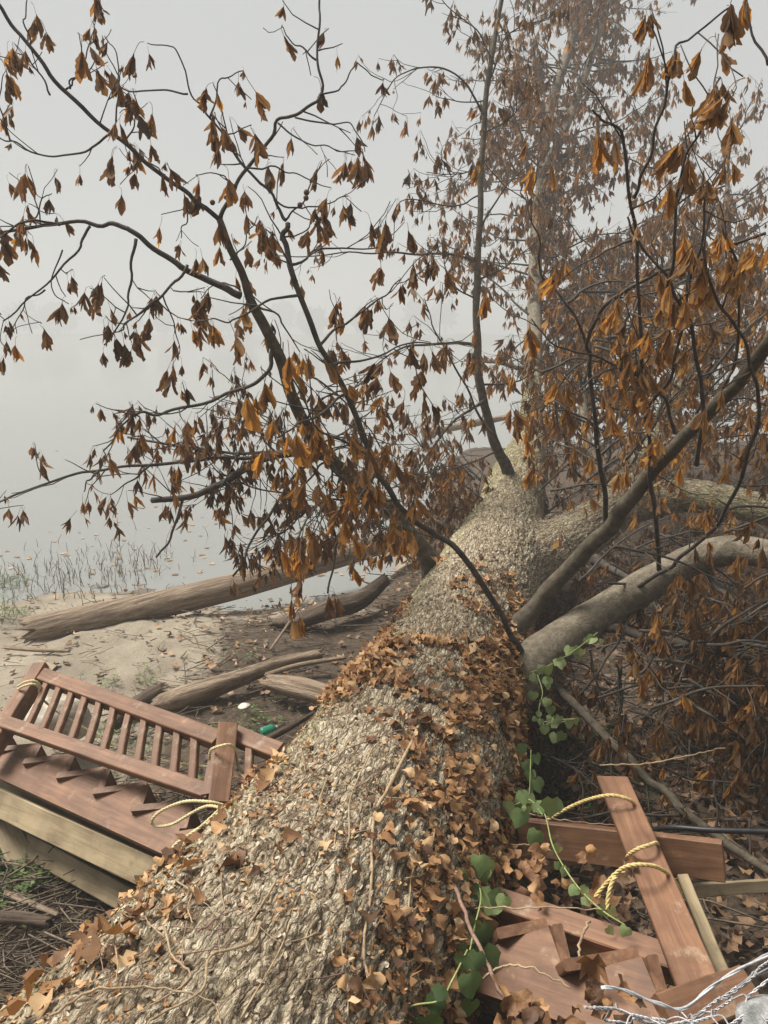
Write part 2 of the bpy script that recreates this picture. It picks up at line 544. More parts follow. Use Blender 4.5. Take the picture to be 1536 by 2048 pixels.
def axis_steps(lo, hi, near0, near1, step):
    a = np.arange(near0, near1, step)
    up = [near1]
    s = step
    while up[-1] < hi:
        s *= 1.18
        up.append(up[-1] + s)
    dn = [near0]
    s = step
    while dn[-1] > lo:
        s *= 1.18
        dn.append(dn[-1] - s)
    return np.concatenate([dn[::-1][:-1], a, up])

gx = axis_steps(-380, 380, -6, 6, 0.055)
gy = axis_steps(-80, 380, 0.5, 12, 0.055)
GX, GY = np.meshgrid(gx, gy)
GZ = ground_z(GX, GY)
mb = MB()
nx, ny = len(gx), len(gy)
ii = (np.arange(ny - 1)[:, None] * nx + np.arange(nx - 1)[None]).ravel()
mb.add(np.stack([GX, GY, GZ], -1).reshape(-1, 3), np.stack([ii, ii + 1, ii + nx + 1, ii + nx], -1))
g = mb.build('ground', M['ground'])
tag(g, kind='structure')
s_ = (GY - shore(GX)).ravel()
nn = fbm(np.stack([GX, GY, 0 * GX], -1).reshape(-1, 3) * 1.1, 77, 4)
soil = np.maximum(smooth(-0.6, 0.5, GX.ravel() + (nn - 0.5) * 2.0), smooth(4.7, 3.9, GY.ravel() + (nn - 0.5) * 1.6))
soil = np.maximum(soil, smooth(-2.2, -1.2, GX.ravel() + 1.1 * (nn - .5)) * smooth(8.4, 7.2, GY.ravel() + (nn - .5)) * 0.75)
for nm, val in (('soil', soil), ('wet', 0.75 * smooth(-0.75, -0.15, s_ + (nn - 0.5) * 0.7))):
    at = g.data.attributes.new(nm, 'FLOAT', 'POINT')
    at.data.foreach_set('value', val.astype(np.float32))

WATER_Z = -0.16
mb = MB()
mb.add([(-380, -2, WATER_Z), (380, -2, WATER_Z), (380, 345, WATER_Z), (-380, 345, WATER_Z)], [(0, 1, 2, 3)])
tag(mb.build('water', M['water']), kind='structure')

def gz(x, y):
    i = min(max(int(np.searchsorted(gx, x)) - 1, 0), nx - 2)
    j = min(max(int(np.searchsorted(gy, y)) - 1, 0), ny - 2)
    u, v = (x - gx[i]) / (gx[i + 1] - gx[i]), (y - gy[j]) / (gy[j + 1] - gy[j])
    return float((GZ[j, i] * (1 - u) + GZ[j, i + 1] * u) * (1 - v) + (GZ[j + 1, i] * (1 - u) + GZ[j + 1, i + 1] * u) * v)

def on_ground(px, py, lift=0.0):
    """ground point under a photo pixel"""
    lo, hi = 0.5, 60.0
    d = 1.0
    while d < 60:
        p = P(px, py, d)
        if p[2] < gz(p[0], p[1]):
            break
        d += 0.1
    for _ in range(12):
        pass
    a, b = d - 0.1, d
    for _ in range(10):
        c = (a + b) / 2
        p = P(px, py, c)
        if p[2] < gz(p[0], p[1]): b = c
        else: a = c
    p = P(px, py, b)
    p[2] += lift
    return p

# far wooded bank across the river, one mass in the fog
mb = MB()
for k in range(70):
    x, y = rng.uniform(-240, 240), rng.uniform(298, 340)
    z0 = gz(x, y)
    h = rng.uniform(9, 15)
    mb.tube([(x, y, z0 - 0.5), (x + .3, y, z0 + h * .5), (x, y, z0 + h * .9)], [0.3, 0.2, 0.08], 5)
    c = np.array([x, y, z0 + h * 0.62])
    q = rng.normal(0, 1, (170, 3))
    q = q / np.linalg.norm(q, axis=1)[:, None] * rng.uniform(0.45, 1, (170, 1)) * np.array([h * .36, h * .36, h * .46]) + c
    for w in q:
        e = rng.normal(0, 1.0, (4, 3))
        mb.add(w + e, [(0, 1, 2, 3)])
tag(mb.build('far_wood', M['wood_far'], flat=True), 'dim wooded far bank lost in the fog', 'wood', kind='stuff')

# ------------------------------------------------------------------ the fallen tree: trunk
def axis_pts(spec):
    return np.array([[*P(x, y, d), r] for x, y, d, r in spec])

A = axis_pts([(535, 2048, 2.46, 0.575), (708, 1750, 3.14, 0.555), (832, 1500, 4.05, 0.515), (910, 1310, 5.2, 0.465), (966, 1180, 6.5, 0.46),
              (1012, 1050, 7.8, 0.38), (1035, 960, 8.7, 0.31), (1058, 880, 9.3, 0.20), (1064, 790, 10.4, 0.135), (1068, 690, 11.5, 0.125)])
back = A[0] + (A[0] - A[1]) * 1.5
back[2] = A[0, 2] + 0.05
back[3] = 0.66
A = np.vstack([back, A])
AX = spline(A, 14)
B = axis_pts([(930, 1200, 6.4, 0.36), (1010, 1150, 6.9, 0.34), (1090, 1110, 7.2, 0.29), (1165, 1065, 7.5, 0.25), (1235, 1020, 7.8, 0.22), (1300, 1000, 7.9, 0.20), (1400, 992, 7.7, 0.17), (1600, 1030, 7.0, 0.15), (1800, 1020, 6.7, 0.11), (2050, 960, 6.4, 0.05)])
BX = spline(B, 10)
C = axis_pts([(1215, 1035, 7.7, 0.20), (1262, 960, 8.2, 0.17), (1300, 890, 8.7, 0.14), (1350, 790, 9.6, 0.115), (1405, 680, 11.0, 0.10)])
CX = spline(C, 10)
D = axis_pts([(985, 1440, 4.55, 0.17), (1050, 1345, 4.75, 0.145), (1110, 1290, 4.85, 0.13), (1190, 1235, 4.9, 0.12), (1290, 1172, 4.8, 0.108), (1390, 1118, 4.7, 0.094), (1480, 1100, 4.55, 0.085), (1620, 1120, 4.3, 0.075), (1800, 1090, 4.2, 0.062), (2050, 1010, 4.1, 0.045), (2300, 900, 4.0, 0.02)])
DX = spline(D, 10)

tmp = MB()
for ax, sg in ((AX, 40), (BX, 24), (CX, 16)):
    tmp.tube(ax[:, :3], ax[:, 3], sg)
for (x, y, z), r in (((0, 0, 0), 0),):
    pass
tme = tmp.mesh('tmp')
to = bpy.data.objects.new('tmp', tme)
COL.objects.link(to)
md = to.modifiers.new('r', 'REMESH')
md.mode = 'VOXEL'
md.voxel_size = 0.049
md = to.modifiers.new('s', 'SMOOTH')
md.factor = 0.5
md.iterations = 7
dg = bpy.context.evaluated_depsgraph_get()
coarse = bpy.data.meshes.new_from_object(to.evaluated_get(dg))
md = to.modifiers.new('u', 'SUBSURF')
md.levels = md.render_levels = 2
md.subdivision_type = 'SIMPLE'
dg = bpy.context.evaluated_depsgraph_get()
fine = bpy.data.meshes.new_from_object(to.evaluated_get(dg))
bpy.data.objects.remove(to)

cv = np.empty(len(coarse.vertices) * 3, np.float32)
coarse.vertices.foreach_get('co', cv)
cv = cv.reshape(-1, 3)
BVH = BVHTree.FromPolygons([Vector(c) for c in cv], [tuple(p.vertices) for p in coarse.polygons])
CAMV = Vector((0, 0, CAM_Z))

def on_trunk(px, py):
    """surface point and normal of the trunk under a photo pixel"""
    dr = Vector(P(px, py, 1.0)) - CAMV
    h = BVH.ray_cast(CAMV, dr.normalized())
    if h[0] is None:
        return None
    n = h[1] if h[1].dot(dr) < 0 else -h[1]
    return np.array(h[0]), np.array(n)

fv = np.empty(len(fine.vertices) * 3, np.float32)
fn = np.empty(len(fine.vertices) * 3, np.float32)
fine.vertices.foreach_get('co', fv)
fine.vertices.foreach_get('normal', fn)
fv = fv.reshape(-1, 3).astype(float)
fn = fn.reshape(-1, 3).astype(float)

def bark_coords(v):
    """distance along the nearest axis and arc length around it"""
    S = np.zeros(len(v)); TH = np.zeros(len(v)); RR = np.zeros(len(v)); best = np.full(len(v), 1e9); T = np.zeros((len(v), 3))
    for off, ax in ((0, AX), (31, BX), (57, CX)):
        pts = ax[:, :3]
        t, n, b = frames(pts)
        sl = np.concatenate([[0], np.cumsum(np.linalg.norm(np.diff(pts, axis=0), axis=1))])
        for c in range(0, len(v), 40000):
            w = v[c:c + 40000]
            d2 = np.maximum((w * w).sum(1)[:, None] - 2 * w @ pts.T + (pts * pts).sum(1)[None], 1e-9)
            k = d2.argmin(1)
            q = w - pts[k]
            al = (q * t[k]).sum(1)
            dist = np.sqrt(d2[np.arange(len(k)), k]) / ax[k, 3]
            th = np.arctan2((q * b[k]).sum(1), (q * n[k]).sum(1))
            m = dist < best[c:c + 40000]
            idx = np.arange(c, c + len(w))[m]
            best[idx] = dist[m]
            S[idx] = sl[k][m] + al[m] + off
            TH[idx] = th[m]
            RR[idx] = ax[k, 3][m]
            T[idx] = t[k][m]
    return S, TH, RR, T

S, TH, RR, TT = bark_coords(fv)
ca, sa = np.cos(TH) * RR, np.sin(TH) * RR
q = np.stack([S, ca, sa], -1)
wp = (np.stack([vnoise(q * 5, 1), vnoise(q * 5, 2), vnoise(q * 5, 3)], -1) - 0.5) * 0.11
qs = (q + wp) * np.array([9.0, 34.0, 34.0])
rd = 1 - np.abs(2 * vnoise(qs, 11) - 1)
rd2 = 1 - np.abs(2 * vnoise(qs * 2.1, 12) - 1)
lump = fbm(q * 1.7, 13, 3) - 0.5
fine_n = vnoise(q * np.array([24, 90, 90]), 14) - 0.5
amp = np.clip(RR / 0.5, 0.12, 1.1)
plat = vnoise(qs * 0.55 + 40, 15)
disp = amp * (0.020 * (rd ** 1.5 - 0.5) + 0.011 * (rd2 ** 1.3 - 0.5) + 0.006 * fine_n + 0.008 * (np.floor(plat * 4) / 4 - .5)) + 0.07 * lump * RR / 0.5
nv = fv + fn * disp[:, None]
fine.vertices.foreach_set('co', nv.astype(np.float32).ravel())
moss = smooth(0.15, -0.55, fn[:, 2] + 0 * TH) * 0 + smooth(0.25, 0.95, -fn[:, 0]) * 0.75 + 0.35 * smooth(6, 9, fv[:, 1])
at = fine.attributes.new('bk', 'FLOAT_VECTOR', 'POINT')
at.data.foreach_set('vector', q.astype(np.float32).ravel())
for nm, val in (('moss', moss),):
    at = fine.attributes.new(nm, 'FLOAT', 'POINT')
    at.data.foreach_set('value', val.astype(np.float32))
fine.update()

tree = thing('fallen_tree', 'huge fallen tree with rough grey bark and withered orange-brown hanging leaves', 'tree', (A[1, 0], A[1, 1], 0.1))
link('trunk', fine, M['bark'], tree)

# loose bark flakes lying proud of the near trunk
fx, fy, fd = proj(fv)
wgt = (RR > 0.25) * smooth(9.5, 3.0, fd) * (fd > 1.2) * (fn[:, 2] > -0.45)
wgt = wgt / wgt.sum()
mb = MB()
pick = rng.choice(len(fv), 4500, p=wgt)
for i in pick:
    t = TT[i]
    n = unit(fn[i] + rng.normal(0, 0.33, 3))
    t = unit(t - n * t.dot(n) + rng.normal(0, 0.3, 3))
    b = unit(np.cross(n, t))
    L, W = rng.uniform(0.006, 0.021), rng.uniform(0.003, 0.010)
    c = nv[i] + fn[i] * 0.004
    u = rng.uniform(0.5, 1.0, 6)
    cu = rng.uniform(-0.3, 0.5) * W
    pts = [c - t * L * u[0], c - t * L * .4 + b * W * u[1] + n * cu, c + t * L * .5 + b * W * u[2] + n * cu * .6, c + t * L * u[3] + n * .003,
           c + t * L * .4 - b * W * u[4] + n * cu, c - t * L * .5 - b * W * u[5] + n * cu]
    mb.add(pts, [(0, 1, 4, 5), (1, 2, 3, 4)], np.clip(rng.normal(.48, .15), .1, .8))
o = tag(mb.build('bark_flake', M['flake'], tree, flat=True), kind='stuff')
o.color = (0, 0, 0, 1)

# ------------------------------------------------------------------ leaves
def leaflet(L, W, nu, nv_, r):
    t = np.linspace(0, 1, nv_ + 1)
    w = (t ** 0.85) * (1 - t) ** 0.42 * (1 + .12 * r.uniform(-1, 1, len(t)))
    w = W * (w / w.max()) + 0.0015 + .16 * W * t ** 5
    u = np.linspace(-1, 1, nu + 1)
    bend = r.uniform(-0.5, 0.9)
    fold = r.uniform(0.1, 1.25)
    tw = r.uniform(-1.6, 1.6)
    ang = bend * t ** 1.5
    step = L / nv_
    z = -np.concatenate([[0], np.cumsum(np.cos(ang[1:]) * step)])
    y = np.concatenate([[0], np.cumsum(np.sin(ang[1:]) * step)])
    V = []
    ph = r.uniform(0, 6.28)
    for k in range(nv_ + 1):
        a = tw * t[k]
        for uu in u:
            edge = 1 + (0.20 * r.uniform(-1, 1) if abs(uu) > 0.9 else 0)
            xx = uu * w[k] * edge * math.cos(fold * abs(uu) * 0.9)
            yy = abs(uu) * w[k] * math.sin(fold) + 0.16 * W * math.sin(19 * t[k] + ph + 2 * uu) * abs(uu) + r.uniform(-.06, .06) * W
            V.append((xx * math.cos(a) - yy * math.sin(a), y[k] + xx * math.sin(a) + yy * math.cos(a), z[k]))
    i = (np.arange(nv_)[:, None] * (nu + 1) + np.arange(nu)[None]).ravel()
    return np.array(V), np.stack([i, i + 1, i + nu + 2, i + nu + 1], -1), np.array([(abs(uu), tt_) for tt_ in t for uu in u])

def rot_axis(ax, a):
    return np.array(Matrix.Rotation(a, 3, Vector(ax)))

def compound(seed, nu, nv_, tubes=True):
    """one withered compound leaf: stalk from the origin, leaflets hanging; unit = 1 leaflet length"""
    r = np.random.default_rng(seed)
    m = MB()
    pl = r.uniform(0.25, 0.6)
    e = np.array([r.uniform(0.1, 0.3), r.uniform(-.1, .1), -pl])
    mid = np.array([e[0] * 0.75, 0, -pl * 0.25])
    m.tube(spline([(0, 0, 0), mid, e], 3) if tubes is not None else [(0, 0, 0), e], 0.010, 4 if tubes else 3, 0.0)
    n = r.integers(5, 9) if tubes is not None else r.integers(4, 7)
    for k in range(n):
        L = r.uniform(0.55, 1.0)
        W = L * r.uniform(0.11, 0.22)
        v, f, uv = leaflet(L, W, nu, nv_, r)
        v = v @ rot_axis((0, 0, 1), r.uniform(0, 6.28)).T
        az = 6.28 * k / n + r.uniform(-.5, .5)
        v = v @ rot_axis((math.cos(az), math.sin(az), 0), r.uniform(0.02, 0.26) * (1.9 if r.random() < .15 else 1)).T
        m.add(v + e + np.array([0, 0, r.uniform(-.06, .04)]), f, r.uniform(-0.2, 0.2), uv)
    return m

HI = [compound(100 + k, 4, 8) for k in range(14)]
LO = [compound(300 + k, 2, 3, False) for k in range(16)]
VLO = [compound(300 + k, 2, 2, None) for k in range(16)]
HI_ME = []
for k, c in enumerate(HI):
    me = c.mesh('leaf')
    me.materials.append(M['leaf'])
    me.polygons.foreach_set('use_smooth', np.full(len(me.polygons), True))
    HI_ME.append(me)
VLO_C = [(np.vstack(c.v), c.f, np.concatenate(c.a)) for c in VLO]
LO_C = [(np.vstack(c.v), c.f, np.concatenate(c.a)) for c in LO]
HI_C = [(np.vstack(c.v), c.f, np.concatenate(c.a)) for c in HI]

LEAVES = []      # (pos, size, tone, rotation)
def add_leaf(p, size, tone):
    r = rot_axis((0, 0, 1), rng.uniform(0, 6.28)) @ rot_axis((1, 0, 0), rng.normal(0, 0.22)) @ rot_axis((0, 1, 0), rng.normal(0, 0.22))
    LEAVES.append((np.array(p), size, tone + 0.03 + rng.normal(0, 0.15), r))

def grow(p, d, length, up=0.0, wig=0.28, step=0.055):
    n = max(3, int(length / step))
    pts = [np.array(p, float)]
    d = unit(d)
    for k in range(n):
        d = unit(d + rng.normal(0, wig, 3) * 0.55 + np.array([0, 0, up]))
        pts.append(pts[-1] + d * length / n)
    return np.array(pts)

def leafy(mbr, path, rad, dens, tl, tone, size, nleaf=2.2, t0=0.15, sub=0.5, up=0.06, seg=5, side=None, bare=0.1):
    """side twigs with hanging leaves along a path; twigs go into the branch's own mesh"""
    sl = np.concatenate([[0], np.cumsum(np.linalg.norm(np.diff(path, axis=0), axis=1))])
    tot = sl[-1]
    n = rng.poisson(dens * 2.25 * tot * (1 - t0))
    ts = list(rng.uniform(t0, 1.0, n) * tot)
    tng = frames(path)[0]
    for s in ts:
        k = min(np.searchsorted(sl, s), len(path) - 1)
        w = (s - sl[k - 1]) / max(sl[k] - sl[k - 1], 1e-6)
        p = path[k - 1] * (1 - w) + path[k] * w
        d = unit(rng.normal(0, 1, 3) + (side if side is not None else 0)) * 0.9 + tng[k] * 0.7
        L = rng.uniform(*tl)
        pts = grow(p, d, L, up)
        r0 = min(rad[k] * 0.7, 0.0045)
        mbr.tube(pts, np.linspace(r0, 0.0022, len(pts)), seg if seg < 5 else 4)
        if rng.random() > bare:
            fill_twig(pts, tone, size, nleaf)
        if rng.random() < sub and L > 0.2:
            j = rng.integers(1, len(pts) - 1)
            p2 = grow(pts[j], unit(pts[j] - pts[j - 1]) + rng.normal(0, .7, 3), L * rng.uniform(.35, .7), up)
            mbr.tube(p2, np.linspace(r0 * .8, 0.002, len(p2)), 4)
            fill_twig(p2, tone, size, nleaf * .8)

def fill_twig(pts, tone, size, nleaf):
    for q in range(1 + rng.poisson(max(nleaf - 1, 0.05))):
        j = len(pts) - 1 if q < 2 else rng.integers(len(pts) // 2, len(pts))
        add_leaf(pts[j] + rng.normal(0, 0.008, 3), size * rng.choice([.45, .7, .85, 1.0, 1.1]) * rng.uniform(0.85, 1.1), tone)

def branch(spec, r0, r1, dens=0.0, tl=(0.1, 0.35), tone=0.3, size=0.15, nleaf=2.2, t0=0.15, mat='branch', seg=8, name='branch', tip=True, sub=0.5, up=0.06, bare=0.1, side=None, wob=0.5, tp=0.7):
    size = size * 0.80
    if r0 < .028: r0, r1 = r0 * .8, r1 * .8
    c = np.array([P(*s) for s in spec])
    path = spline(c, 7)
    if len(path) > 6:
        ts_ = np.arange(len(path)) * 0.31 + rng.uniform(0, 50)
        j = np.stack([vnoise(np.stack([ts_, 0 * ts_ + q, 0 * ts_], -1), 5) - .5 for q in range(3)], -1)
        path = path + (j - j[0]) * wob * 0.05
    t = np.linspace(0, 1, len(path))
    rad = r0 + (r1 - r0) * t ** tp
    m = MB()
    if r0 > .03:
        sl_ = np.concatenate([[0], np.cumsum(np.linalg.norm(np.diff(path, axis=0), axis=1))])
        rad = rad * (1 + .55 * np.exp(-sl_ / (2.2 * r0)))
    kn = vnoise(np.stack([np.arange(len(path)) * .4 + rng.uniform(0, 99), 0 * t, 0 * t], -1), 8) - .5
    m.tube(path, rad * (1 + 0.10 * kn), seg, 0, 0.05)
    if dens:
        leafy(m, path, rad, dens, tl, tone, size, nleaf, t0, sub, up, bare=bare, side=side)
        if tip:
            fill_twig(path[-3:], tone, size, nleaf)
    o = m.build(name, M[mat], tree)
    return path

# -- the two great limbs that leave the trunk low on the right
m = MB()
kn = vnoise(np.stack([np.arange(len(DX)) * .25, 0 * DX[:, 0], 0 * DX[:, 0]], -1), 8) - .5
m.tube(DX[:, :3], DX[:, 3] * (1 + 0.12 * kn), 20, 0, 0.03)
m.build('limb', M['limb'], tree)
branch([(1010, 1320, 4.9), (1045, 1250, 5.0), (1110, 1175, 4.9), (1200, 1080, 4.6), (1265, 1000, 4.3), (1330, 918, 4.0), (1430, 820, 3.6), (1536, 700, 3.2), (1640, 570, 2.9), (1800, 400, 2.8), (2000, 230, 2.7), (2250, 60, 2.6)], 0.072, 0.012, 1.0, (.15, .4), .5, .16, mat='bough', seg=16, name='limb', tip=False)
# -- tall far stems that rise from the trunk's end into the fog
far_paths = []
def far(spec, r0, r1, mat='limb'):
    spec = [(x, y, d if d < 9.3 else 9.3 + (d - 9.3) * 2.7) for x, y, d in spec]
    r0, r1 = r0 * spec[0][2] / 10, r1 * spec[-1][2] / 11
    far_paths.append((branch(spec, r0, r1, mat=mat, seg=10, name='limb', wob=0.6), r0, r1))
far([(1066, 740, 9.9), (1069, 600, 10.4), (1073, 450, 10.9), (1086, 340, 11.3), (1095, 240, 11.6), (1130, 120, 12.0), (1168, 0, 12.3), (1195, -120, 12.5)], 0.105, 0.06)
far([(1082, 360, 11.2), (1113, 300, 11.3), (1150, 210, 11.5), (1183, 115, 11.7), (1218, 0, 12.0), (1240, -90, 12.2)], 0.07, 0.045)
far([(1395, 700, 9.9), (1425, 600, 10.4), (1450, 480, 10.9), (1455, 330, 11.4)], 0.09, 0.03)
far([(1225, 1030, 8.0), (1190, 940, 8.5), (1172, 850, 9.0), (1168, 760, 9.4), (1200, 640, 9.9), (1240, 520, 10.4)], 0.085, 0.03)
far([(1340, 810, 9.2), (1300, 740, 9.4), (1320, 600, 9.8), (1345, 470, 10.3), (1330, 330, 10.7)], 0.05, 0.02)
far([(1068, 760, 9.8), (1040, 740, 9.7), (985, 725, 9.6), (930, 720, 9.8)], 0.045, 0.02)
far([(1068, 660, 10.2), (1160, 600, 10.6), (1290, 560, 11.2), (1400, 555, 11.8), (1536, 570, 12.2)], 0.045, 0.02, 'branch')
# their crown: many small side boughs
def crown(path, r0, n, lr, tone, size, dens, t0=0.1, zup=0.25, box=None):
    for k in range(n):
        i = rng.integers(int(len(path) * t0), len(path))
        d = unit(rng.normal(0, 1, 3) * np.array([1.0, 0.8, 0.55]) + np.array([0, 0, zup]))
        L = rng.uniform(*lr)
        pts = grow(path[i], d, L, 0.01, 0.3, 0.16)
        m = MB()
        rad = np.linspace(min(r0 * .5, 0.02), 0.006, len(pts))
        m.tube(pts, rad, 5)
        leafy(m, pts, rad, dens * .72, (.15, .5), tone, size, 2.6, 0.1, 0.5, 0.02, seg=3)
        m.build('branch', M['branch'], tree)
crown(far_paths[0][0], .05, 66, (1.0, 2.8), .26, .2, 6.5)
crown(far_paths[1][0], .05, 26, (1.0, 2.5), .26, .2, 6.5)
crown(far_paths[2][0], .05, 26, (.9, 2.2), .29, .19, 6.5)
crown(far_paths[3][0], .05, 22, (.8, 2.0), .30, .19, 6.5)
crown(far_paths[4][0], .04, 22, (.8, 2.0), .30, .19, 6.5)
crown(far_paths[6][0], .04, 20, (.8, 1.8), .30, .19, 6)

# -- left side: long boughs reaching over the water
b1 = branch([(872, 1150, 6.35), (850, 1110, 6.2), (790, 1035, 5.9), (690, 950, 5.3), (610, 850, 4.8), (545, 695, 4.4), (490, 580, 4.2), (440, 440, 4.0)], 0.085, 0.017, 1.6, (.15, .5), .3, .16, t0=.35, mat='bough', seg=12, tp=.75)
branch([(440, 440, 4.0), (395, 402, 3.95), (330, 350, 3.9), (230, 270, 3.8), (130, 180, 3.7), (60, 90, 3.65), (0, 15, 3.6), (-60, -60, 3.55)], 0.017, 0.010, 1.2, (.1, .3), .3, .15, nleaf=1.6, t0=.05)
branch([(440, 440, 4.0), (472, 370, 3.95), (520, 300, 3.9), (556, 246, 3.85), (600, 225, 3.8), (640, 190, 3.8), (632, 120, 3.8), (636, 20, 3.8), (642, -60, 3.8)], 0.015, 0.006, 2.2, (.1, .32), .3, .15, nleaf=1.6)
branch([(572, 440, 3.55), (548, 400, 3.55), (490, 330, 3.5), (420, 235, 3.5), (375, 188, 3.5), (352, 100, 3.5), (292, 82, 3.5)], 0.011, 0.003, 2.2, (.1, .28), .3, .15, nleaf=1.5)
branch([(375, 188, 3.5), (320, 178, 3.5), (245, 182, 3.5), (240, 130, 3.5), (212, 75, 3.5)], 0.006, 0.003, 1.6, (.08, .2), .25, .13, nleaf=1.4)
branch([(232, 245, 3.8), (236, 180, 3.8), (232, 150, 3.8), (200, 72, 3.8)], 0.006, 0.003, 2.0, (.08, .2), .25, .13, nleaf=1.4)
branch([(140, 178, 3.7), (165, 140, 3.7), (188, 85, 3.7), (190, 40, 3.7)], 0.006, 0.003, 2.0, (.08, .2), .25, .14, nleaf=1.5)
branch([(222, 268, 3.8), (170, 295, 3.8), (95, 303, 3.8), (30, 280, 3.8), (-20, 255, 3.8)], 0.008, 0.004, 2.0, (.1, .25), .3, .14, nleaf=1.4)
branch([(590, 235, 3.8), (660, 248, 3.8), (700, 250, 3.8), (725, 305, 3.8)], 0.006, 0.003, 1.5, (.08, .25), .25, .12, nleaf=1.0, bare=.4)
branch([(640, 190, 3.8), (690, 170, 3.8), (710, 125, 3.8), (740, 150, 3.8), (765, 160, 3.8)], 0.006, 0.003, 2.2, (.08, .25), .25, .12, nleaf=1.3, bare=.3)
branch([(490, 335, 3.5), (560, 345, 3.5), (610, 360, 3.5), (665, 378, 3.5)], 0.006, 0.003, 2.2, (.08, .25), .25, .12, nleaf=1.2, bare=.4)
branch([(548, 400, 3.55), (600, 420, 3.55), (650, 405, 3.55), (700, 390, 3.55)], 0.006, 0.003, 2.2, (.08, .22), .3, .14, nleaf=1.4, bare=.3)
b3 = branch([(482, 592, 4.22), (420, 562, 4.2), (340, 520, 4.15), (272, 470, 4.1), (240, 452, 4.1), (180, 447, 4.1), (70, 450, 4.1), (-40, 470, 4.1)], 0.026, 0.010, 1.2, (.1, .3), .25, .15, nleaf=1.6, t0=.3)
branch([(180, 452, 4.1), (150, 500, 4.1), (90, 570, 4.1), (0, 640, 4.1)], 0.010, 0.005, 3.0, (.12, .35), .18, .15, nleaf=2.2)
branch([(120, 450, 4.1), (60, 440, 4.0), (10, 470, 4.0), (-40, 520, 4.0)], 0.009, 0.005, 9.0, (.1, .3), .2, .17, nleaf=3)
branch([(125, 500, 4.1), (100, 580, 4.1), (140, 610, 4.1)], 0.006, 0.003, 4.0, (.1, .25), .2, .14, nleaf=2)
branch([(272, 478, 4.1), (262, 560, 4.1), (250, 625, 4.1), (205, 690, 4.1)], 0.012, 0.005, 2.0, (.1, .3), .2, .14, nleaf=2)
branch([(375, 530, 4.15), (325, 590, 4.1), (255, 640, 4.1), (240, 660, 4.1)], 0.012, 0.005, 6.0, (.1, .3), .2, .16, nleaf=2.5)
branch([(325, 590, 4.1), (350, 640, 4.1), (360, 700, 4.1)], 0.006, 0.003, 5.0, (.1, .25), .25, .16, nleaf=2)
branch([(545, 700, 4.4), (520, 760, 4.4), (450, 790, 4.4), (330, 825, 4.5), (270, 830, 4.5), (240, 850, 4.5), (205, 900, 4.5)], 0.018, 0.006, 5.0, (.12, .4), .15, .15, nleaf=2.4)
branch([(655, 908, 5.05), (610, 900, 4.95), (545, 905, 4.9), (400, 900, 5.0), (255, 872, 5.1)], 0.018, 0.010, 2.0, (.15, .4), .14, .15, nleaf=2.4, tip=False)
branch([(655, 910, 5.05), (600, 905, 4.9), (540, 915, 4.9), (470, 950, 5.0), (400, 990, 5.0), (305, 1003, 5.0)], 0.034, 0.018, 6.0, (.15, .5), .12, .15, nleaf=2.6, tip=False, mat='branch')
branch([(540, 908, 4.9), (440, 918, 4.9), (300, 930, 4.9), (180, 942, 4.85), (90, 970, 4.8), (0, 1005, 4.8), (-60, 1030, 4.8)], 0.018, 0.006, 4.6, (.12, .4), .14, .15, nleaf=2.5)
branch([(560, 912, 4.9), (500, 850, 4.9), (430, 830, 5.0)], 0.010, 0.004, 9.0, (.12, .4), .12, .16, nleaf=3)
branch([(665, 920, 5.1), (640, 930, 5.0), (580, 980, 5.0), (480, 960, 5.1), (420, 930, 5.1)], 0.012, 0.005, 12.0, (.15, .45), .10, .16, nleaf=3.2)
branch([(700, 960, 5.2), (650, 1000, 5.1), (600, 1040, 5.0), (560, 1070, 5.0)], 0.014, 0.005, 14.0, (.15, .4), .14, .16, nleaf=3.2)
branch([(365, 1000, 5.0), (345, 1065, 5.0), (315, 1115, 5.0)], 0.013, 0.008, 0)
branch([(650, 905, 5.0), (600, 935, 4.9), (540, 1020, 4.8), (500, 1080, 4.8), (465, 1152, 4.7)], 0.014, 0.009, 1.5, (.1, .3), .15, .14)
branch([(755, 940, 4.0), (700, 1030, 4.0), (672, 1100, 4.0), (655, 1192, 4.0)], 0.013, 0.007, 1.5, (.1, .3), .35, .15)
for sp in ([(600, 905, 4.9), (560, 870, 5.0), (520, 830, 5.1), (440, 800, 5.2)], [(545, 905, 4.9), (500, 940, 5.1), (420, 960, 5.2)], [(665, 930, 5.1), (660, 990, 5.0), (630, 1080, 4.9)], [(690, 950, 5.3), (720, 1000, 5.3), (760, 1060, 5.4)], [(640, 890, 5.0), (700, 860, 5.0), (760, 800, 5.0)], [(450, 920, 4.9), (380, 890, 4.9), (300, 900, 4.9)], [(300, 930, 4.9), (260, 960, 4.9), (220, 990, 4.9)], [(200, 940, 4.85), (180, 960, 4.8), (175, 985, 4.8)]):
    branch(sp, .011, .004, 9, (.12, .4), .16, .15, nleaf=2.8, t0=.05)
branch([(480, 900, 4.9), (450, 960, 4.8), (430, 1015, 4.8)], 0.008, 0.004, 2.5, (.1, .25), .14, .14)
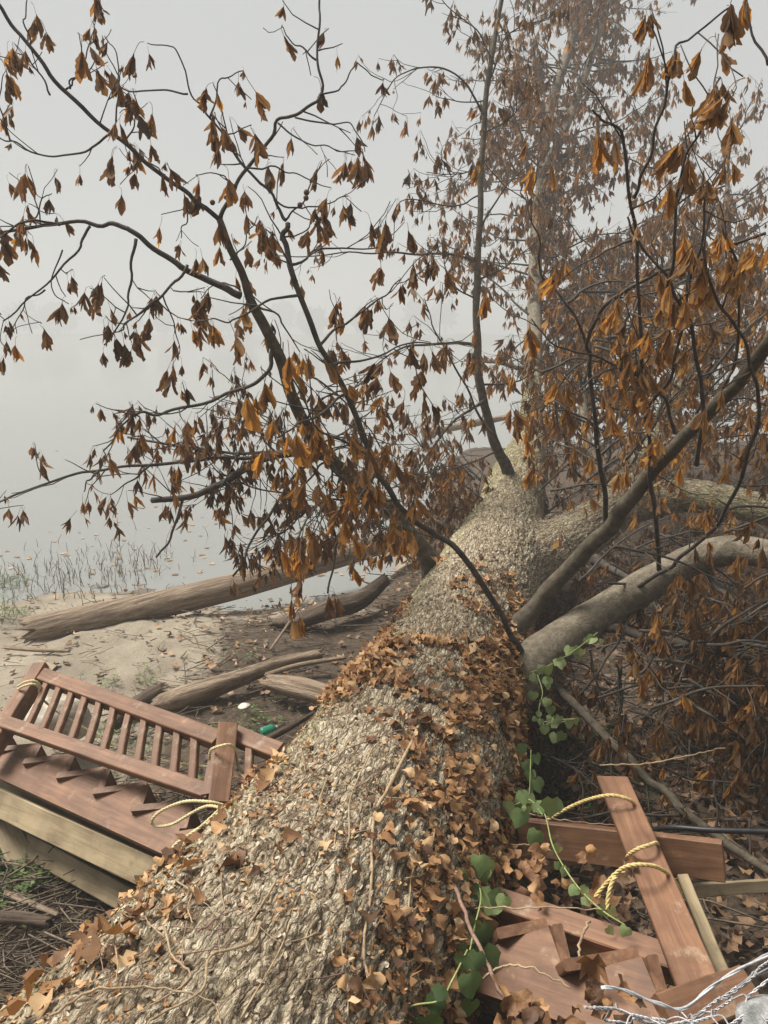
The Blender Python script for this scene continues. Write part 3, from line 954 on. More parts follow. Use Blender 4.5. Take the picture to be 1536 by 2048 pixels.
# -- the bough that leaves the right side of the trunk and leans left across it
b2 = branch([(1075, 1340, 4.75), (1040, 1300, 4.7), (1000, 1230, 4.6), (930, 1120, 4.4), (860, 1060, 4.3), (790, 1000, 4.1), (742, 915, 3.95), (690, 790, 3.8), (640, 690, 3.7), (598, 585, 3.62), (568, 490, 3.57), (572, 440, 3.55)], 0.0255, 0.015, 2.2, (.15, .45), .42, .17, nleaf=2.4, t0=.35, seg=10)
for sp, dn, tn in (([(640, 690, 3.7), (700, 640, 3.9), (760, 600, 4.0), (800, 560, 4.1)], 4, .3), ([(598, 590, 3.62), (540, 600, 3.5), (470, 640, 3.4), (420, 640, 3.4)], 4, .35),
                   ([(690, 790, 3.8), (640, 830, 3.5), (590, 850, 3.3), (560, 880, 3.2)], 7, .55), ([(742, 915, 3.95), (680, 880, 3.6), (640, 860, 3.4), (575, 740, 3.3)], 5, .6),
                   ([(790, 1000, 4.1), (700, 1000, 3.8), (640, 1010, 3.7), (590, 1080, 3.6)], 9, .5), ([(742, 915, 3.95), (720, 960, 3.8), (690, 1060, 3.7)], 7, .55),
                   ([(660, 730, 3.75), (740, 720, 4.0), (820, 690, 4.2), (880, 690, 4.5)], 4, .25), ([(580, 530, 3.6), (660, 500, 3.8), (760, 498, 4.0)], 3, .3),
                   ([(610, 850, 4.8), (640, 800, 4.6), (700, 780, 4.5), (760, 740, 4.5)], 6, .2), ([(690, 950, 5.3), (760, 930, 5.3), (840, 950, 5.4), (900, 900, 5.6)], 5, .3),
                   ([(560, 720, 4.45), (640, 760, 4.5), (720, 830, 4.6), (770, 900, 4.7)], 6, .3), ([(500, 600, 4.2), (560, 640, 4.2), (600, 700, 4.2)], 5, .4),
                   ([(640, 900, 4.9), (700, 900, 4.6), (760, 940, 4.4)], 8, .35)):
    branch(sp, 0.010, 0.004, dn, (.12, .4), tn, .16, nleaf=2.3, t0=.2)
for sp in ([(130, 180, 3.7), (170, 150, 3.7), (200, 110, 3.7)], [(60, 95, 3.65), (45, 40, 3.65), (50, 0, 3.65)], [(330, 350, 3.9), (300, 330, 3.9), (250, 320, 3.9)], [(250, 285, 3.8), (270, 240, 3.8), (265, 180, 3.8)], [(395, 402, 3.95), (370, 440, 3.95), (360, 470, 3.95)], [(470, 372, 3.95), (440, 350, 3.9), (390, 350, 3.9)],
           [(556, 246, 3.85), (600, 280, 3.85), (660, 300, 3.85), (715, 305, 3.85)], [(490, 335, 3.5), (460, 280, 3.5), (430, 220, 3.5)], [(420, 235, 3.5), (440, 170, 3.5), (490, 150, 3.5)], [(572, 440, 3.55), (610, 400, 3.55), (640, 330, 3.55)], [(480, 580, 4.2), (440, 560, 4.2), (400, 590, 4.2)], [(20, 280, 3.8), (0, 210, 3.8), (10, 150, 3.8)],
           [(460, 520, 4.1), (500, 470, 4.1), (520, 430, 4.1)], [(560, 480, 3.57), (600, 470, 3.6), (640, 430, 3.6)], [(60, 450, 4.1), (80, 400, 4.1), (100, 380, 4.1)], [(100, 190, 3.7), (60, 130, 3.7), (20, 105, 3.7)], [(90, 580, 4.1), (50, 600, 4.1), (20, 660, 4.1)], [(632, 120, 3.8), (590, 90, 3.8), (560, 60, 3.8)]):
    branch(sp, .0065, .003, 4.5, (.06, .22), .3, .15, nleaf=1.7, t0=.1, bare=.25)
# -- centre: straight stem rising from the far trunk
b5 = branch([(1034, 985, 8.3), (1012, 930, 8.1), (985, 870, 7.9), (962, 770, 7.7), (955, 650, 7.6), (955, 520, 7.6), (965, 350, 7.6), (976, 180, 7.6), (1005, 0, 7.6), (1020, -90, 7.6)], 0.082, 0.020, 1.6, (.2, .6), .2, .17, nleaf=2.5, t0=.3, mat='bough', seg=12, tp=.42)
for sp, r, dn in (([(950, 690, 7.6), (870, 690, 7.5), (800, 700, 7.4), (745, 740, 7.3), (690, 800, 7.2)], .022, 4), ([(955, 522, 7.6), (905, 510, 7.5), (830, 508, 7.4), (730, 505, 7.3), (620, 512, 7.2), (530, 508, 7.1)], .02, 2.2),
                  ([(958, 470, 7.6), (1010, 380, 7.5), (1060, 330, 7.4)], .016, 4), ([(972, 240, 7.6), (920, 150, 7.5), (850, 130, 7.4), (790, 160, 7.4), (750, 230, 7.3)], .016, 3.4),
                  ([(976, 170, 7.6), (1010, 80, 7.5), (1060, 50, 7.4), (1110, 30, 7.4)], .014, 4), ([(966, 330, 7.6), (910, 350, 7.5), (850, 345, 7.5)], .010, 3.5),
                  ([(974, 200, 7.6), (915, 200, 7.5), (870, 190, 7.4)], .010, 4.5), ([(962, 390, 7.6), (905, 410, 7.6), (800, 400, 7.6), (785, 480, 7.6)], .012, 3),
                  ([(955, 600, 7.6), (900, 560, 7.4), (880, 470, 7.3)], .012, 4), ([(957, 560, 7.6), (1030, 520, 7.4), (1090, 470, 7.2)], .014, 4),
                  ([(985, 870, 7.9), (960, 830, 7.6), (920, 750, 7.3), (870, 660, 7.1), (850, 600, 7.0)], .022, 4), ([(990, 130, 7.6), (950, 60, 7.5), (900, 20, 7.5), (860, -30, 7.5)], .012, 5),
                  ([(962, 770, 7.7), (1040, 760, 7.5), (1110, 720, 7.3)], .016, 5), ([(970, 800, 7.7), (900, 850, 7.4), (820, 950, 7.2), (770, 990, 7.0)], .022, 4),
                  ([(1000, 900, 8.0), (920, 930, 7.6), (840, 960, 7.3)], .018, 6), ([(960, 270, 7.6), (1030, 230, 7.5), (1060, 160, 7.5)], .012, 5)):
    branch(sp, r, .005, dn, (.2, .55), .2, .17, nleaf=2.6, t0=.15)
# -- right: upright shoots from the leaning limb, large leaves close to the camera
R_ = [([(1212, 1062, 4.65), (1203, 960, 4.3), (1188, 850, 4.0), (1175, 740, 3.8), (1172, 690, 3.7), (1190, 630, 3.5), (1260, 570, 3.3), (1340, 535, 3.1), (1420, 505, 3.0), (1520, 465, 2.9)], .020, .007, 2.0, .55),
      ([(1318, 1140, 4.7), (1305, 1000, 4.2), (1298, 900, 3.9), (1285, 780, 3.6), (1278, 640, 3.3), (1266, 480, 3.0), (1246, 285, 2.8), (1215, 250, 2.75), (1180, 228, 2.7)], .018, .005, 1.8, .55),
      ([(1268, 395, 2.9), (1300, 320, 2.8), (1325, 220, 2.7), (1345, 120, 2.6), (1390, 70, 2.6), (1462, 14, 2.5)], .009, .004, 2.6, .5),
      ([(1393, 930, 3.8), (1402, 820, 3.5), (1385, 670, 3.2), (1335, 575, 3.0), (1280, 500, 2.95), (1255, 440, 2.9)], .015, .005, 2.0, .55),
      ([(1255, 1190, 4.85), (1310, 1150, 4.6), (1370, 1110, 4.4), (1440, 1040, 4.1), (1490, 940, 3.7), (1515, 800, 3.3), (1490, 700, 3.0), (1440, 600, 2.8), (1400, 480, 2.7)], .020, .006, 1.8, .55),
      ([(1350, 865, 4.0), (1330, 800, 3.8), (1290, 760, 3.6), (1210, 725, 3.5), (1120, 690, 3.4), (1060, 640, 3.4)], .013, .004, 2.0, .5),
      ([(1172, 690, 3.7), (1140, 620, 3.6), (1090, 560, 3.6), (1075, 480, 3.5), (1050, 400, 3.5)], .010, .004, 2.0, .5),
      ([(1290, 820, 3.7), (1340, 740, 3.4), (1370, 600, 3.1), (1400, 420, 2.8), (1395, 350, 2.8)], .012, .004, 2.4, .55),
      ([(1335, 575, 3.0), (1350, 460, 2.8), (1360, 330, 2.7), (1400, 250, 2.6), (1440, 150, 2.6)], .009, .004, 2.4, .5),
      ([(1430, 822, 3.6), (1470, 700, 3.3), (1470, 560, 3.0), (1440, 450, 2.9)], .012, .004, 2.0, .55),
      ([(1285, 780, 3.6), (1230, 740, 3.5), (1190, 760, 3.4), (1150, 790, 3.4)], .008, .004, 2.5, .6),
      ([(1188, 850, 4.0), (1130, 820, 4.0), (1080, 790, 4.1), (1050, 810, 4.1)], .009, .004, 2.5, .5),
      ([(1200, 930, 4.2), (1150, 900, 4.3), (1100, 880, 4.4), (1050, 850, 4.5)], .009, .004, 3.0, .5),
      ([(1536, 130, 2.4), (1510, 30, 2.4), (1480, -40, 2.4)], .006, .003, 1.5, .4),
      ([(1265, 480, 3.0), (1190, 510, 3.1), (1120, 560, 3.2)], .007, .003, 2.0, .5)]
for sp, r0, r1, dn, tn in R_:
    branch(sp, r0, r1, dn * 1.1, (.1, .32), tn, .155, nleaf=2.0, t0=.22, seg=8)
# -- right, mid-distance tangle
for k in range(48):
    x, y, d = rng.uniform(1080, 1560), rng.uniform(560, 1120), rng.uniform(4.8, 8.0)
    a = rng.uniform(-0.6, 0.9)
    L = rng.uniform(130, 300)
    sp = [(x, y, d), (x + L * .5 * math.cos(a), y - L * .5 * math.sin(a) - 20, d + rng.uniform(-.3, .3)), (x + L * math.cos(a), y - L * math.sin(a), d + rng.uniform(-.5, .5))]
    branch(sp, 0.016, 0.006, 3.6, (.15, .45), rng.uniform(.25, .5), .16, nleaf=2.4, t0=.05)
for sp, r in (([(1060, 1060, 8.0), (1130, 1000, 8.5), (1200, 960, 9)], .02), ([(1090, 930, 9), (1130, 850, 9.5), (1120, 760, 10)], .02), ([(960, 960, 9), (900, 900, 9.5), (870, 850, 10)], .02), ([(900, 1000, 9), (850, 960, 9.5), (820, 930, 9.5)], .02)):
    branch(sp, r, .008, 9, (.2, .6), .25, .17, nleaf=3, t0=.0)
# -- right, low drooping boughs over the dark ground
branch([(1195, 1245, 4.9), (1250, 1262, 4.7), (1330, 1278, 4.5), (1440, 1300, 4.3), (1560, 1325, 4.1)], .032, .022, 2.6, (.15, .4), .42, .15, nleaf=2.2, t0=.3, side=np.array([0, 0, -1.0]), up=-.02)
branch([(1085, 1350, 4.8), (1150, 1405, 4.6), (1250, 1510, 4.2), (1330, 1590, 4.0), (1420, 1660, 3.8), (1560, 1755, 3.5)], .030, .020, 3.2, (.12, .4), .35, .16, nleaf=2.2, t0=.2, mat='bough', side=np.array([0, 0, -.8]), up=-.02)
for x, y, d, L_ in ((1180, 1300, 4.8, 200), (1235, 1330, 5.0, 180), (1300, 1290, 4.5, 220), (1350, 1330, 4.6, 200), (1400, 1310, 4.3, 240), (1450, 1340, 4.2, 260), (1500, 1330, 4.1, 300), (1540, 1360, 4.0, 330), (1220, 1480, 4.6, 160), (1330, 1590, 4.2, 120), (1430, 1560, 3.9, 180), (1500, 1640, 3.7, 180), (1380, 1480, 4.4, 160), (1290, 1430, 4.9, 150), (1140, 1400, 5.0, 120)):
    branch([(x, y, d), (x + rng.uniform(-15, 25), y + L_ * .5, d - .05), (x + rng.uniform(-40, 40), y + L_, d - .1)], .010, .004, 3.4, (.1, .3), rng.uniform(.15, .5), .16, nleaf=2.2, t0=.05, side=np.array([0, -.3, -.6]), up=-.03)
branch([(1190, 1120, 7.0), (1260, 1160, 6.5), (1330, 1230, 6.0), (1420, 1330, 5.5), (1500, 1380, 5.2)], .04, .015, 3, (.2, .5), .3, .15, nleaf=2.4)
branch([(1290, 1175, 4.8), (1250, 1260, 4.75), (1200, 1340, 4.7), (1130, 1420, 4.7)], .014, .008, 2, (.15, .3), .3, .14)
branch([(1240, 1330, 5.2), (1245, 1420, 5.2), (1262, 1500, 5.1), (1268, 1580, 5.1)], .020, .014, 1.5, (.15, .3), .28, .14)
branch([(1560, 1335, 4.4), (1450, 1345, 4.6), (1340, 1365, 4.9)], .018, .010, 2.5, (.15, .35), .4, .15, side=np.array([0, 0, -1.0]))
branch([(1400, 1112, 4.7), (1440, 1180, 4.6), (1490, 1220, 4.5), (1560, 1260, 4.4)], .024, .014, 3, (.15, .35), .5, .16, nleaf=2.2, side=np.array([0, 0, -1.0]), up=-.02)
for k in range(90):
    x, y, d = rng.uniform(1090, 1560), rng.uniform(1060, 1560), rng.uniform(4.2, 7.0)
    if k < 26: x, y, d = rng.uniform(1280, 1570), rng.uniform(1250, 1420), rng.uniform(3.8, 4.6)
    a = rng.uniform(-0.7, 0.7)
    L = rng.uniform(100, 260)
    sp = [(x, y, d), (x + L * .5 * math.cos(a), y - L * .5 * math.sin(a) - 14, d + rng.uniform(-.3, .3)), (x + L * math.cos(a), y - L * math.sin(a), d + rng.uniform(-.4, .4))]
    if min(P(*s)[2] for s in sp) < 0.35: continue
    branch(sp, 0.012, 0.006, 4.2, (.12, .4), rng.uniform(.15, .45), .15, nleaf=2.4, t0=.05, side=np.array([0, 0, -.6]), up=-.01)
for k in range(34):
    x, y, d = rng.uniform(1060, 1560), rng.uniform(820, 1040), rng.uniform(8.5, 14)
    sp = [(x, y, d), (x + 50, y - 40, d), (x + 120, y - 60 + rng.uniform(-40, 40), d + .3)]
    branch(sp, 0.018, 0.007, 4, (.2, .6), .3, .19, nleaf=2.8, t0=.0)
for k in range(165):
    x, y = rng.uniform(.75, 4.6), rng.uniform(3.2, 9.0)
    if x < .2 + .25 * y * .35: x += 1.0
    p = np.array([x, y, gz(x, y) + rng.uniform(.05, .35)])
    pts = grow(p, rng.normal(0, 1, 3) * np.array([1, 1, .2]), rng.uniform(.5, 1.1), .0, .3, .12)
    pts[:, 2] = np.maximum(pts[:, 2], [gz(a, b) + .1 for a, b in pts[:, :2]])
    m = MB()
    rad = np.linspace(.009, .004, len(pts))
    m.tube(pts, rad, 5)
    leafy(m, pts, rad, 3.2, (.12, .4), rng.uniform(.1, .4), .13, 2.6, .1, .5, .05)
    m.build('branch', M['branch'], tree)
# -- behind the trunk, left flank
for k in range(14):
    x, y, d = rng.uniform(800, 1000), rng.uniform(900, 1090), rng.uniform(7.2, 9.0)
    sp = [(x, y, d), (x - 40, y - 30, d), (x - 110, y - 20 + rng.uniform(-40, 60), d - .3)]
    branch(sp, 0.012, 0.005, 7, (.15, .45), .2, .16, nleaf=2.8, t0=.0)

# buckeye husks hanging among the left twigs
fm = MB()
th = np.linspace(0, math.pi, 7)
fm.tube(np.stack([0 * th, 0 * th, -np.cos(th)], -1), np.maximum(np.sin(th), .05), 9)
fme = fm.mesh('husk')
fme.materials.append(M['fruit'])
for (x, y, d, s) in ((243, 207, 3.8, .018), (252, 208, 3.82, .017), (613, 385, 3.55, .014), (612, 396, 3.55, .013), (425, 405, 3.9, .014), (452, 395, 3.9, .012), (600, 410, 3.55, .013)):
    o = bpy.data.objects.new('husk', fme)
    COL.objects.link(o)
    put(o, tree, Matrix.Translation(Vector(P(x, y, d))) @ Matrix.Scale(s, 4))

# place the leaves: the 300 that show largest are objects, the rest one mass
sc_ = []
for k, (p, s, tn, r) in enumerate(LEAVES):
    x, y, d = proj(p)
    vis = (d > 0.5) and (-30 < x < 1566) and (-40 < y < 2080)
    sc_.append((s / d if vis else 0, k))
sc_.sort(reverse=True)
top = set(k for _, k in sc_[:300])
mb = MB()
for k, (p, s, tn, r) in enumerate(LEAVES):
    x, y, d = proj(p)
    if k in top:
        o = bpy.data.objects.new('leaf', HI_ME[k % len(HI_ME)])
        COL.objects.link(o)
        m4 = Matrix(r.tolist()).to_4x4() @ Matrix.Scale(s, 4)
        m4.translation = Vector(p)
        put(o, tree, m4)
        o.color = (tn, 0, 0, 1)
    else:
        v, fs, a = (HI_C if d < 2.9 else LO_C if d < 4.4 else VLO_C)[k % 14]
        w = (v * s) @ r.T + p
        off = mb.n
        for j, f in enumerate(fs):
            mb.f.append(f + off)
        mb.v.append(w)
        mb.a.append(a + tn)
        mb.n += len(w)
fo = mb.build('foliage', M['leaf'], tree)
tag(fo, kind='stuff')
fo.color = (0, 0, 0, 1)
print('leaves', len(LEAVES))

# ------------------------------------------------------------------ ivy and litter on the trunk
def ivy_shape(seed, dry=True):
    r = np.random.default_rng(seed)
    ang = np.radians([-90, -60, -25, 10, 35, 62, 90, 118, 145, 170, 205, 240])
    rad = np.array([0.42, 0.68, 0.76, 0.80, 0.74, 0.76, 1.0, 0.76, 0.74, 0.80, 0.76, 0.68])
    rad = rad * r.uniform(0.9, 1.1, 12)
    o = np.stack([np.cos(ang) * rad * 0.62, np.sin(ang) * rad * 0.62 + 0.28, 0 * ang], -1)
    mid = np.stack([np.cos(ang) * rad * 0.3, np.sin(ang) * rad * 0.3 + 0.28, 0 * ang], -1)
    v = np.vstack([[(0, 0.28, 0)], mid, o])
    k = 1.15 if dry else 0.3
    cx, cy, tx = r.uniform(-k, k), r.uniform(-k, k), r.uniform(-k, k)
    v[:, 2] = cx * v[:, 0] ** 2 * 1.5 + cy * (v[:, 1] - .3) ** 2 + tx * v[:, 0] * v[:, 1]
    v[13:, 2] += r.uniform(-.12, .12, 12) * k * 1.6
    v[:, 0] *= math.cos(cx * .8)
    f = []
    for i in range(12):
        j = (i + 1) % 12
        f.append((0, 1 + i, 1 + j, 1 + j))
        f.append((1 + i, 13 + i, 13 + j, 1 + j))
    return v, np.array(f)
IVY = [ivy_shape(k) for k in range(14)]
IVYG = [ivy_shape(50 + k, False) for k in range(6)]
def shared(vf, mat):
    m = MB()
    m.add(vf[0], vf[1], 0)
    me = m.mesh('leaf')
    me.materials.append(mat)
    me.polygons.foreach_set('use_smooth', np.full(len(me.polygons), True))
    return me
IVY_ME = [shared(s, M['ivy_dead']) for s in IVY]
IVYG_ME = [shared(s, M['ivy_green']) for s in IVYG]

ivy = thing('dead_ivy', 'mat of dry brown ivy leaves and stems clinging to the fallen trunk', 'ivy', (A[1, 0] + .3, A[1, 1], 0.3))
# density of the dry leaves over the trunk, by photo region
def pol(x, y, pts):
    p = np.array(pts, float)
    ins = np.zeros(x.shape, bool)
    j = len(p) - 1
    for i in range(len(p)):
        c = ((p[i, 1] > y) != (p[j, 1] > y)) & (x < (p[j, 0] - p[i, 0]) * (y - p[i, 1]) / (p[j, 1] - p[i, 1] + 1e-9) + p[i, 0])
        ins ^= c
        j = i
    return ins
side = fn[:, 0] * 0.8 - 0.1 * fn[:, 2]
w1 = pol(fx, fy, [(740, 1290), (900, 1285), (1060, 1310), (1080, 1500), (1060, 1700), (1000, 1900), (960, 2100), (760, 2100), (800, 1800), (830, 1600), (800, 1480), (700, 1390), (640, 1400)]) * 1.0
w2 = pol(fx, fy, [(880, 1300), (1060, 1310), (1100, 1500), (1080, 1800), (1000, 2100), (850, 2100), (900, 1700), (880, 1500)]) * 2.2
w3 = pol(fx, fy, [(300, 1720), (430, 1600), (560, 1520), (640, 1560), (520, 1700), (380, 1850), (200, 1960), (80, 2060), (20, 2040)]) * 0.35
w4 = pol(fx, fy, [(880, 1120), (1000, 1120), (1060, 1240), (1050, 1330), (980, 1310), (900, 1200)]) * 0.45
w5 = pol(fx, fy, [(760, 1200), (830, 1160), (820, 1230), (740, 1320), (680, 1380)]) * 0.5
w6 = (fy > 1420) * 0.035
w7 = pol(fx, fy, [(650, 1400), (705, 1335), (770, 1275), (900, 1275), (1070, 1300), (1075, 1400), (960, 1420), (850, 1400), (760, 1375), (690, 1410)]) * 2.0
hidden = smooth(0.2, 0.8, fn[:, 0]) * smooth(5.5, 4.5, fd) * 1.2
wv = np.maximum.reduce([w1, w2, w3, w4, w5, w6, w7, hidden]) * (fd > 1.3) * (fn[:, 2] > -0.8) * (RR > 0.3)
cl = fbm(fv * 4, 91, 3)
wv = wv * np.maximum(smooth(0.30, 0.6, cl), (w7 > 0) * smooth(.2, .48, cl) * .8) * fd
wv = wv / wv.sum()
pick = rng.choice(len(fv), 6400, p=wv)
items = []
for i in pick:
    n = unit(fn[i])
    dn = np.array([0, 0, -1.0]) + TT[i] * rng.uniform(-.6, .3) + rng.normal(0, .5, 3)
    t = unit(dn - n * dn.dot(n))
    tilt = rng.uniform(0.0, 0.45)
    t2 = unit(t * math.cos(tilt) + n * math.sin(tilt) * rng.choice([1, 1, -.15]))
    n2 = unit(n - t2 * n.dot(t2) + rng.normal(0, .25, 3))
    x2 = unit(np.cross(t2, n2))
    n2 = np.cross(x2, t2)
    s = rng.uniform(0.03, 0.068) * (1.0 if rng.random() < .88 else 1.3)
    c = nv[i] + n * rng.uniform(0.006, 0.035)
    items.append((s / fd[i] * (1 if fn[i].dot(np.array([0, 0, CAM_Z]) - fv[i]) > 0 else 0), c, x2, t2, n2, s))
items.sort(key=lambda q: -q[0])
# spread the individually built leaves over the ones that show best
mb = MB()
for k, (sc, c, x2, t2, n2, s) in enumerate(items):
    tn = float(np.clip(rng.normal(.44, .3), .0, 1.05))
    if k < 300:
        o = bpy.data.objects.new('leaf', IVY_ME[k % 14])
        COL.objects.link(o)
        put(o, ivy, mat4(x2 * s, t2 * s, n2 * s, c))
        o.color = (tn, 0, 0, 1)
    else:
        v, f = IVY[k % 14]
        mb.add(c + (v[:, :1] * x2 + v[:, 1:2] * t2 + v[:, 2:] * n2) * s, f, tn)
for k in range(80):
    x, y = rng.uniform(985, 1330), rng.uniform(1985, 2085)
    if k > 38: x, y = rng.uniform(1010, 1260), rng.uniform(1690, 1850)
    c = P(x, y, (2.06 + .25 * (2048 - y) / 100 * .3 if k <= 38 else rng.uniform(2.75, 3.1)) + rng.uniform(-.04, .04))
    n2 = unit(np.array([rng.normal(0, .5), -.5 + rng.normal(0, .4), 1]))
    t2 = unit(np.cross(n2, rng.normal(0, 1, 3)))
    x2 = np.cross(t2, n2)
    v, f = IVY[k % 14]
    mb.add(c + (v[:, :1] * x2 + v[:, 1:2] * t2 + v[:, 2:] * n2) * rng.uniform(.03, .07), f, float(np.clip(rng.normal(.25, .22), 0, .9)))
o = mb.build('foliage', M['ivy_dead'], ivy)
tag(o, kind='stuff')
o.color = (0, 0, 0, 1)

def trunk_line(px, lift=0.008):
    out = []
    for x, y in spline(np.array(px, float), 6):
        h = on_trunk(x, y)
        if h is not None:
            out.append(h[0] + h[1] * (lift + rng.uniform(0.004, 0.012)))
    return np.array(out)
STEMS = [([(838, 1445), (826, 1480), (800, 1530), (775, 1580), (748, 1630), (742, 1690), (740, 1750), (735, 1820), (722, 1900), (735, 1980)], .012, 'vine'),
         ([(655, 1560), (640, 1600), (625, 1650)], .006, 'vine'), ([(670, 1660), (668, 1720), (680, 1770), (684, 1830), (680, 1890), (690, 1960), (690, 2048)], .005, 'vine'),
         ([(550, 1770), (520, 1820), (500, 1850)], .007, 'vine'), ([(520, 1850), (500, 1890), (420, 1920), (400, 1990), (300, 2048)], .008, 'vine'),
         ([(610, 1560), (540, 1640), (450, 1680)], .005, 'vine'), ([(480, 1560), (420, 1650), (340, 1720)], .006, 'vine'),
         ([(840, 1450), (780, 1470), (700, 1500), (640, 1540), (600, 1580)], .005, 'vine_dark'), ([(880, 1590), (780, 1600), (700, 1575), (600, 1590), (500, 1640)], .004, 'vine'),
         ([(330, 1860), (345, 1920), (380, 1960), (300, 2020)], .006, 'vine'), ([(100, 2040), (200, 1985), (330, 1985), (420, 2010), (440, 2060)], .005, 'vine'),
         ([(745, 1500), (700, 1600), (690, 1700), (600, 1790), (560, 1900), (480, 2040)], .006, 'vine'), ([(870, 1650), (850, 1760), (840, 1860), (860, 1960)], .007, 'vine'),
         ([(830, 1700), (815, 1800), (818, 1870)], .005, 'vine'), ([(890, 1720), (850, 1790), (800, 1850)], .006, 'vine'), ([(1000, 1340), (980, 1420), (1010, 1520), (1020, 1620)], .006, 'vine_dark'),
         ([(960, 1200), (1000, 1250), (1050, 1300)], .004, 'vine'), ([(760, 1330), (700, 1420), (600, 1500)], .004, 'vine_dark'), ([(640, 1870), (560, 1890), (505, 1850)], .004, 'vine')]
for k in range(60):
    x, y = rng.uniform(200, 960), rng.uniform(1480, 1980)
    a = rng.uniform(0, 6.28)
    L = rng.uniform(60, 160)
    STEMS.append(([(x, y), (x + L * .5 * math.cos(a) + rng.normal(0, 12), y + L * .5 * math.sin(a)), (x + L * math.cos(a), y + L * math.sin(a) + rng.normal(0, 14))], rng.uniform(.002, .0055), random.choice(['vine', 'vine_dark', 'vine_dark'])))
for px, r, mt in STEMS:
    r *= .55
    ln = trunk_line(px, r * .3)
    if len(ln) > 3 and np.max(np.linalg.norm(np.diff(ln, axis=0), axis=1)) < 0.35:
        m = MB()
        m.tube(ln, r * np.linspace(1.15, .6, len(ln)) * (1 + .16 * rng.normal(0, 1, len(ln))), 6)
        m.build('stem', M[mt], ivy)
# stems that hang free of the trunk on the right
for sp, r, mt in (([(884, 1545, 3.35), (882, 1640, 3.0), (900, 1740, 2.7), (935, 1840, 2.45), (985, 1950, 2.25), (1045, 2060, 2.1)], .008, 'vine_dark'),
                  ([(885, 1825, 2.8), (980, 1815, 2.6), (1100, 1815, 2.5), (1205, 1820, 2.5)], .003, 'vine'),
                  ([(1010, 1620, 3.3), (1080, 1632, 3.2), (1160, 1645, 3.1), (1240, 1650, 3.1)], .004, 'vine_dark'),
                  ([(1178, 1842, 2.5), (1162, 1880, 2.45), (1158, 1930, 2.4), (1158, 1975, 2.4)], .005, 'vine'),
                  ([(945, 1970, 2.3), (1000, 1935, 2.25), (1060, 1935, 2.2), (1140, 1975, 2.15)], .004, 'vine'),
                  ([(1200, 1530, 4.0), (1290, 1528, 3.9), (1380, 1510, 3.8), (1450, 1495, 3.7)], .005, 'vine'),
                  ([(1020, 1690, 3.2), (1060, 1690, 3.1), (1110, 1705, 3.0)], .004, 'vine')):
    m = MB()
    pts = spline([P(*s) for s in sp], 8)
    m.tube(pts + rng.normal(0, .002, pts.shape), np.linspace(r, r * .7, len(pts)), 6)
    m.build('stem', M[mt], ivy)

# green ivy: trailing runners
def green_runner(label, sp, n, size, r=.003, base=None, spread=.02, pale=.6):
    pts = spline([P(*s) for s in sp], 10)
    t = thing('green_ivy', label, 'ivy', pts[0], 'green ivy runners on the trunk')
    m = MB()
    m.tube(pts, r, 5)
    m.build('stem', M['vine_green'], t)
    for k in range(n):
        i = min(int((k + rng.random()) / n * len(pts)), len(pts) - 1)
        c = pts[i] + rng.normal(0, spread, 3)
        t2 = unit(np.array([rng.uniform(-.7, .7), rng.uniform(-.6, .2), -1.0 + rng.normal(0, .3)]))
        n2 = unit(np.array([rng.uniform(-.5, .6), -1.0, rng.uniform(.3, 1.2)]))
        n2 = unit(n2 - t2 * n2.dot(t2))
        x2 = np.cross(t2, n2)
        s = size * rng.uniform(.4, .85)
        o = bpy.data.objects.new('leaf', IVYG_ME[k % 6])
        COL.objects.link(o)
        put(o, t, mat4(x2 * s, t2 * s, n2 * s, c))
        o.color = (float(np.clip(rng.normal(pale, .2), 0, 1)), 0, 0, 1)
green_runner('pale green ivy runner along the lower right limb', [(1060, 1345, 4.55), (1100, 1330, 4.55), (1150, 1300, 4.6), (1195, 1265, 4.65)], 20, .085, spread=.025, pale=.85)
green_runner('green ivy hanging where the lower limb meets the trunk', [(1075, 1350, 4.5), (1085, 1385, 4.4), (1078, 1420, 4.3), (1090, 1450, 4.2), (1140, 1440, 4.2)], 20, .08, spread=.04, pale=.75)
green_runner('dark green ivy down the shaded trunk side above the wreckage', [(1062, 1500, 3.75), (1060, 1560, 3.6), (1058, 1600, 3.5)], 9, .10, spread=.03, pale=.35)
green_runner('long pale ivy runner trailing over the wreckage beside the rope', [(1040, 1600, 3.3), (1085, 1620, 3.15), (1105, 1690, 3.0), (1135, 1745, 2.85), (1170, 1790, 2.7), (1210, 1825, 2.6), (1250, 1850, 2.55)], 15, .062, spread=.016, pale=.9)
green_runner('cluster of bright green ivy leaves at the trunk side left of the rope', [(1030, 1610, 3.3), (1060, 1600, 3.2), (1085, 1630, 3.1)], 10, .11, spread=.035, pale=.7)
green_runner('large dark green ivy leaves low on the trunk beside the stair wreck', [(930, 1690, 2.95), (945, 1740, 2.8), (962, 1790, 2.65), (950, 1850, 2.55), (940, 1900, 2.45)], 14, .13, spread=.04, pale=.5)
green_runner('dark green ivy at the bottom edge of the trunk', [(770, 2030, 2.2), (830, 2010, 2.15), (880, 2000, 2.12), (905, 1960, 2.15), (935, 1900, 2.25)], 11, .12, spread=.03, pale=.25)
green_runner('small ivy sprig reaching right from the trunk below the limb', [(1085, 1445, 4.2), (1110, 1440, 4.15), (1150, 1438, 4.1)], 8, .07, spread=.02, pale=.8)

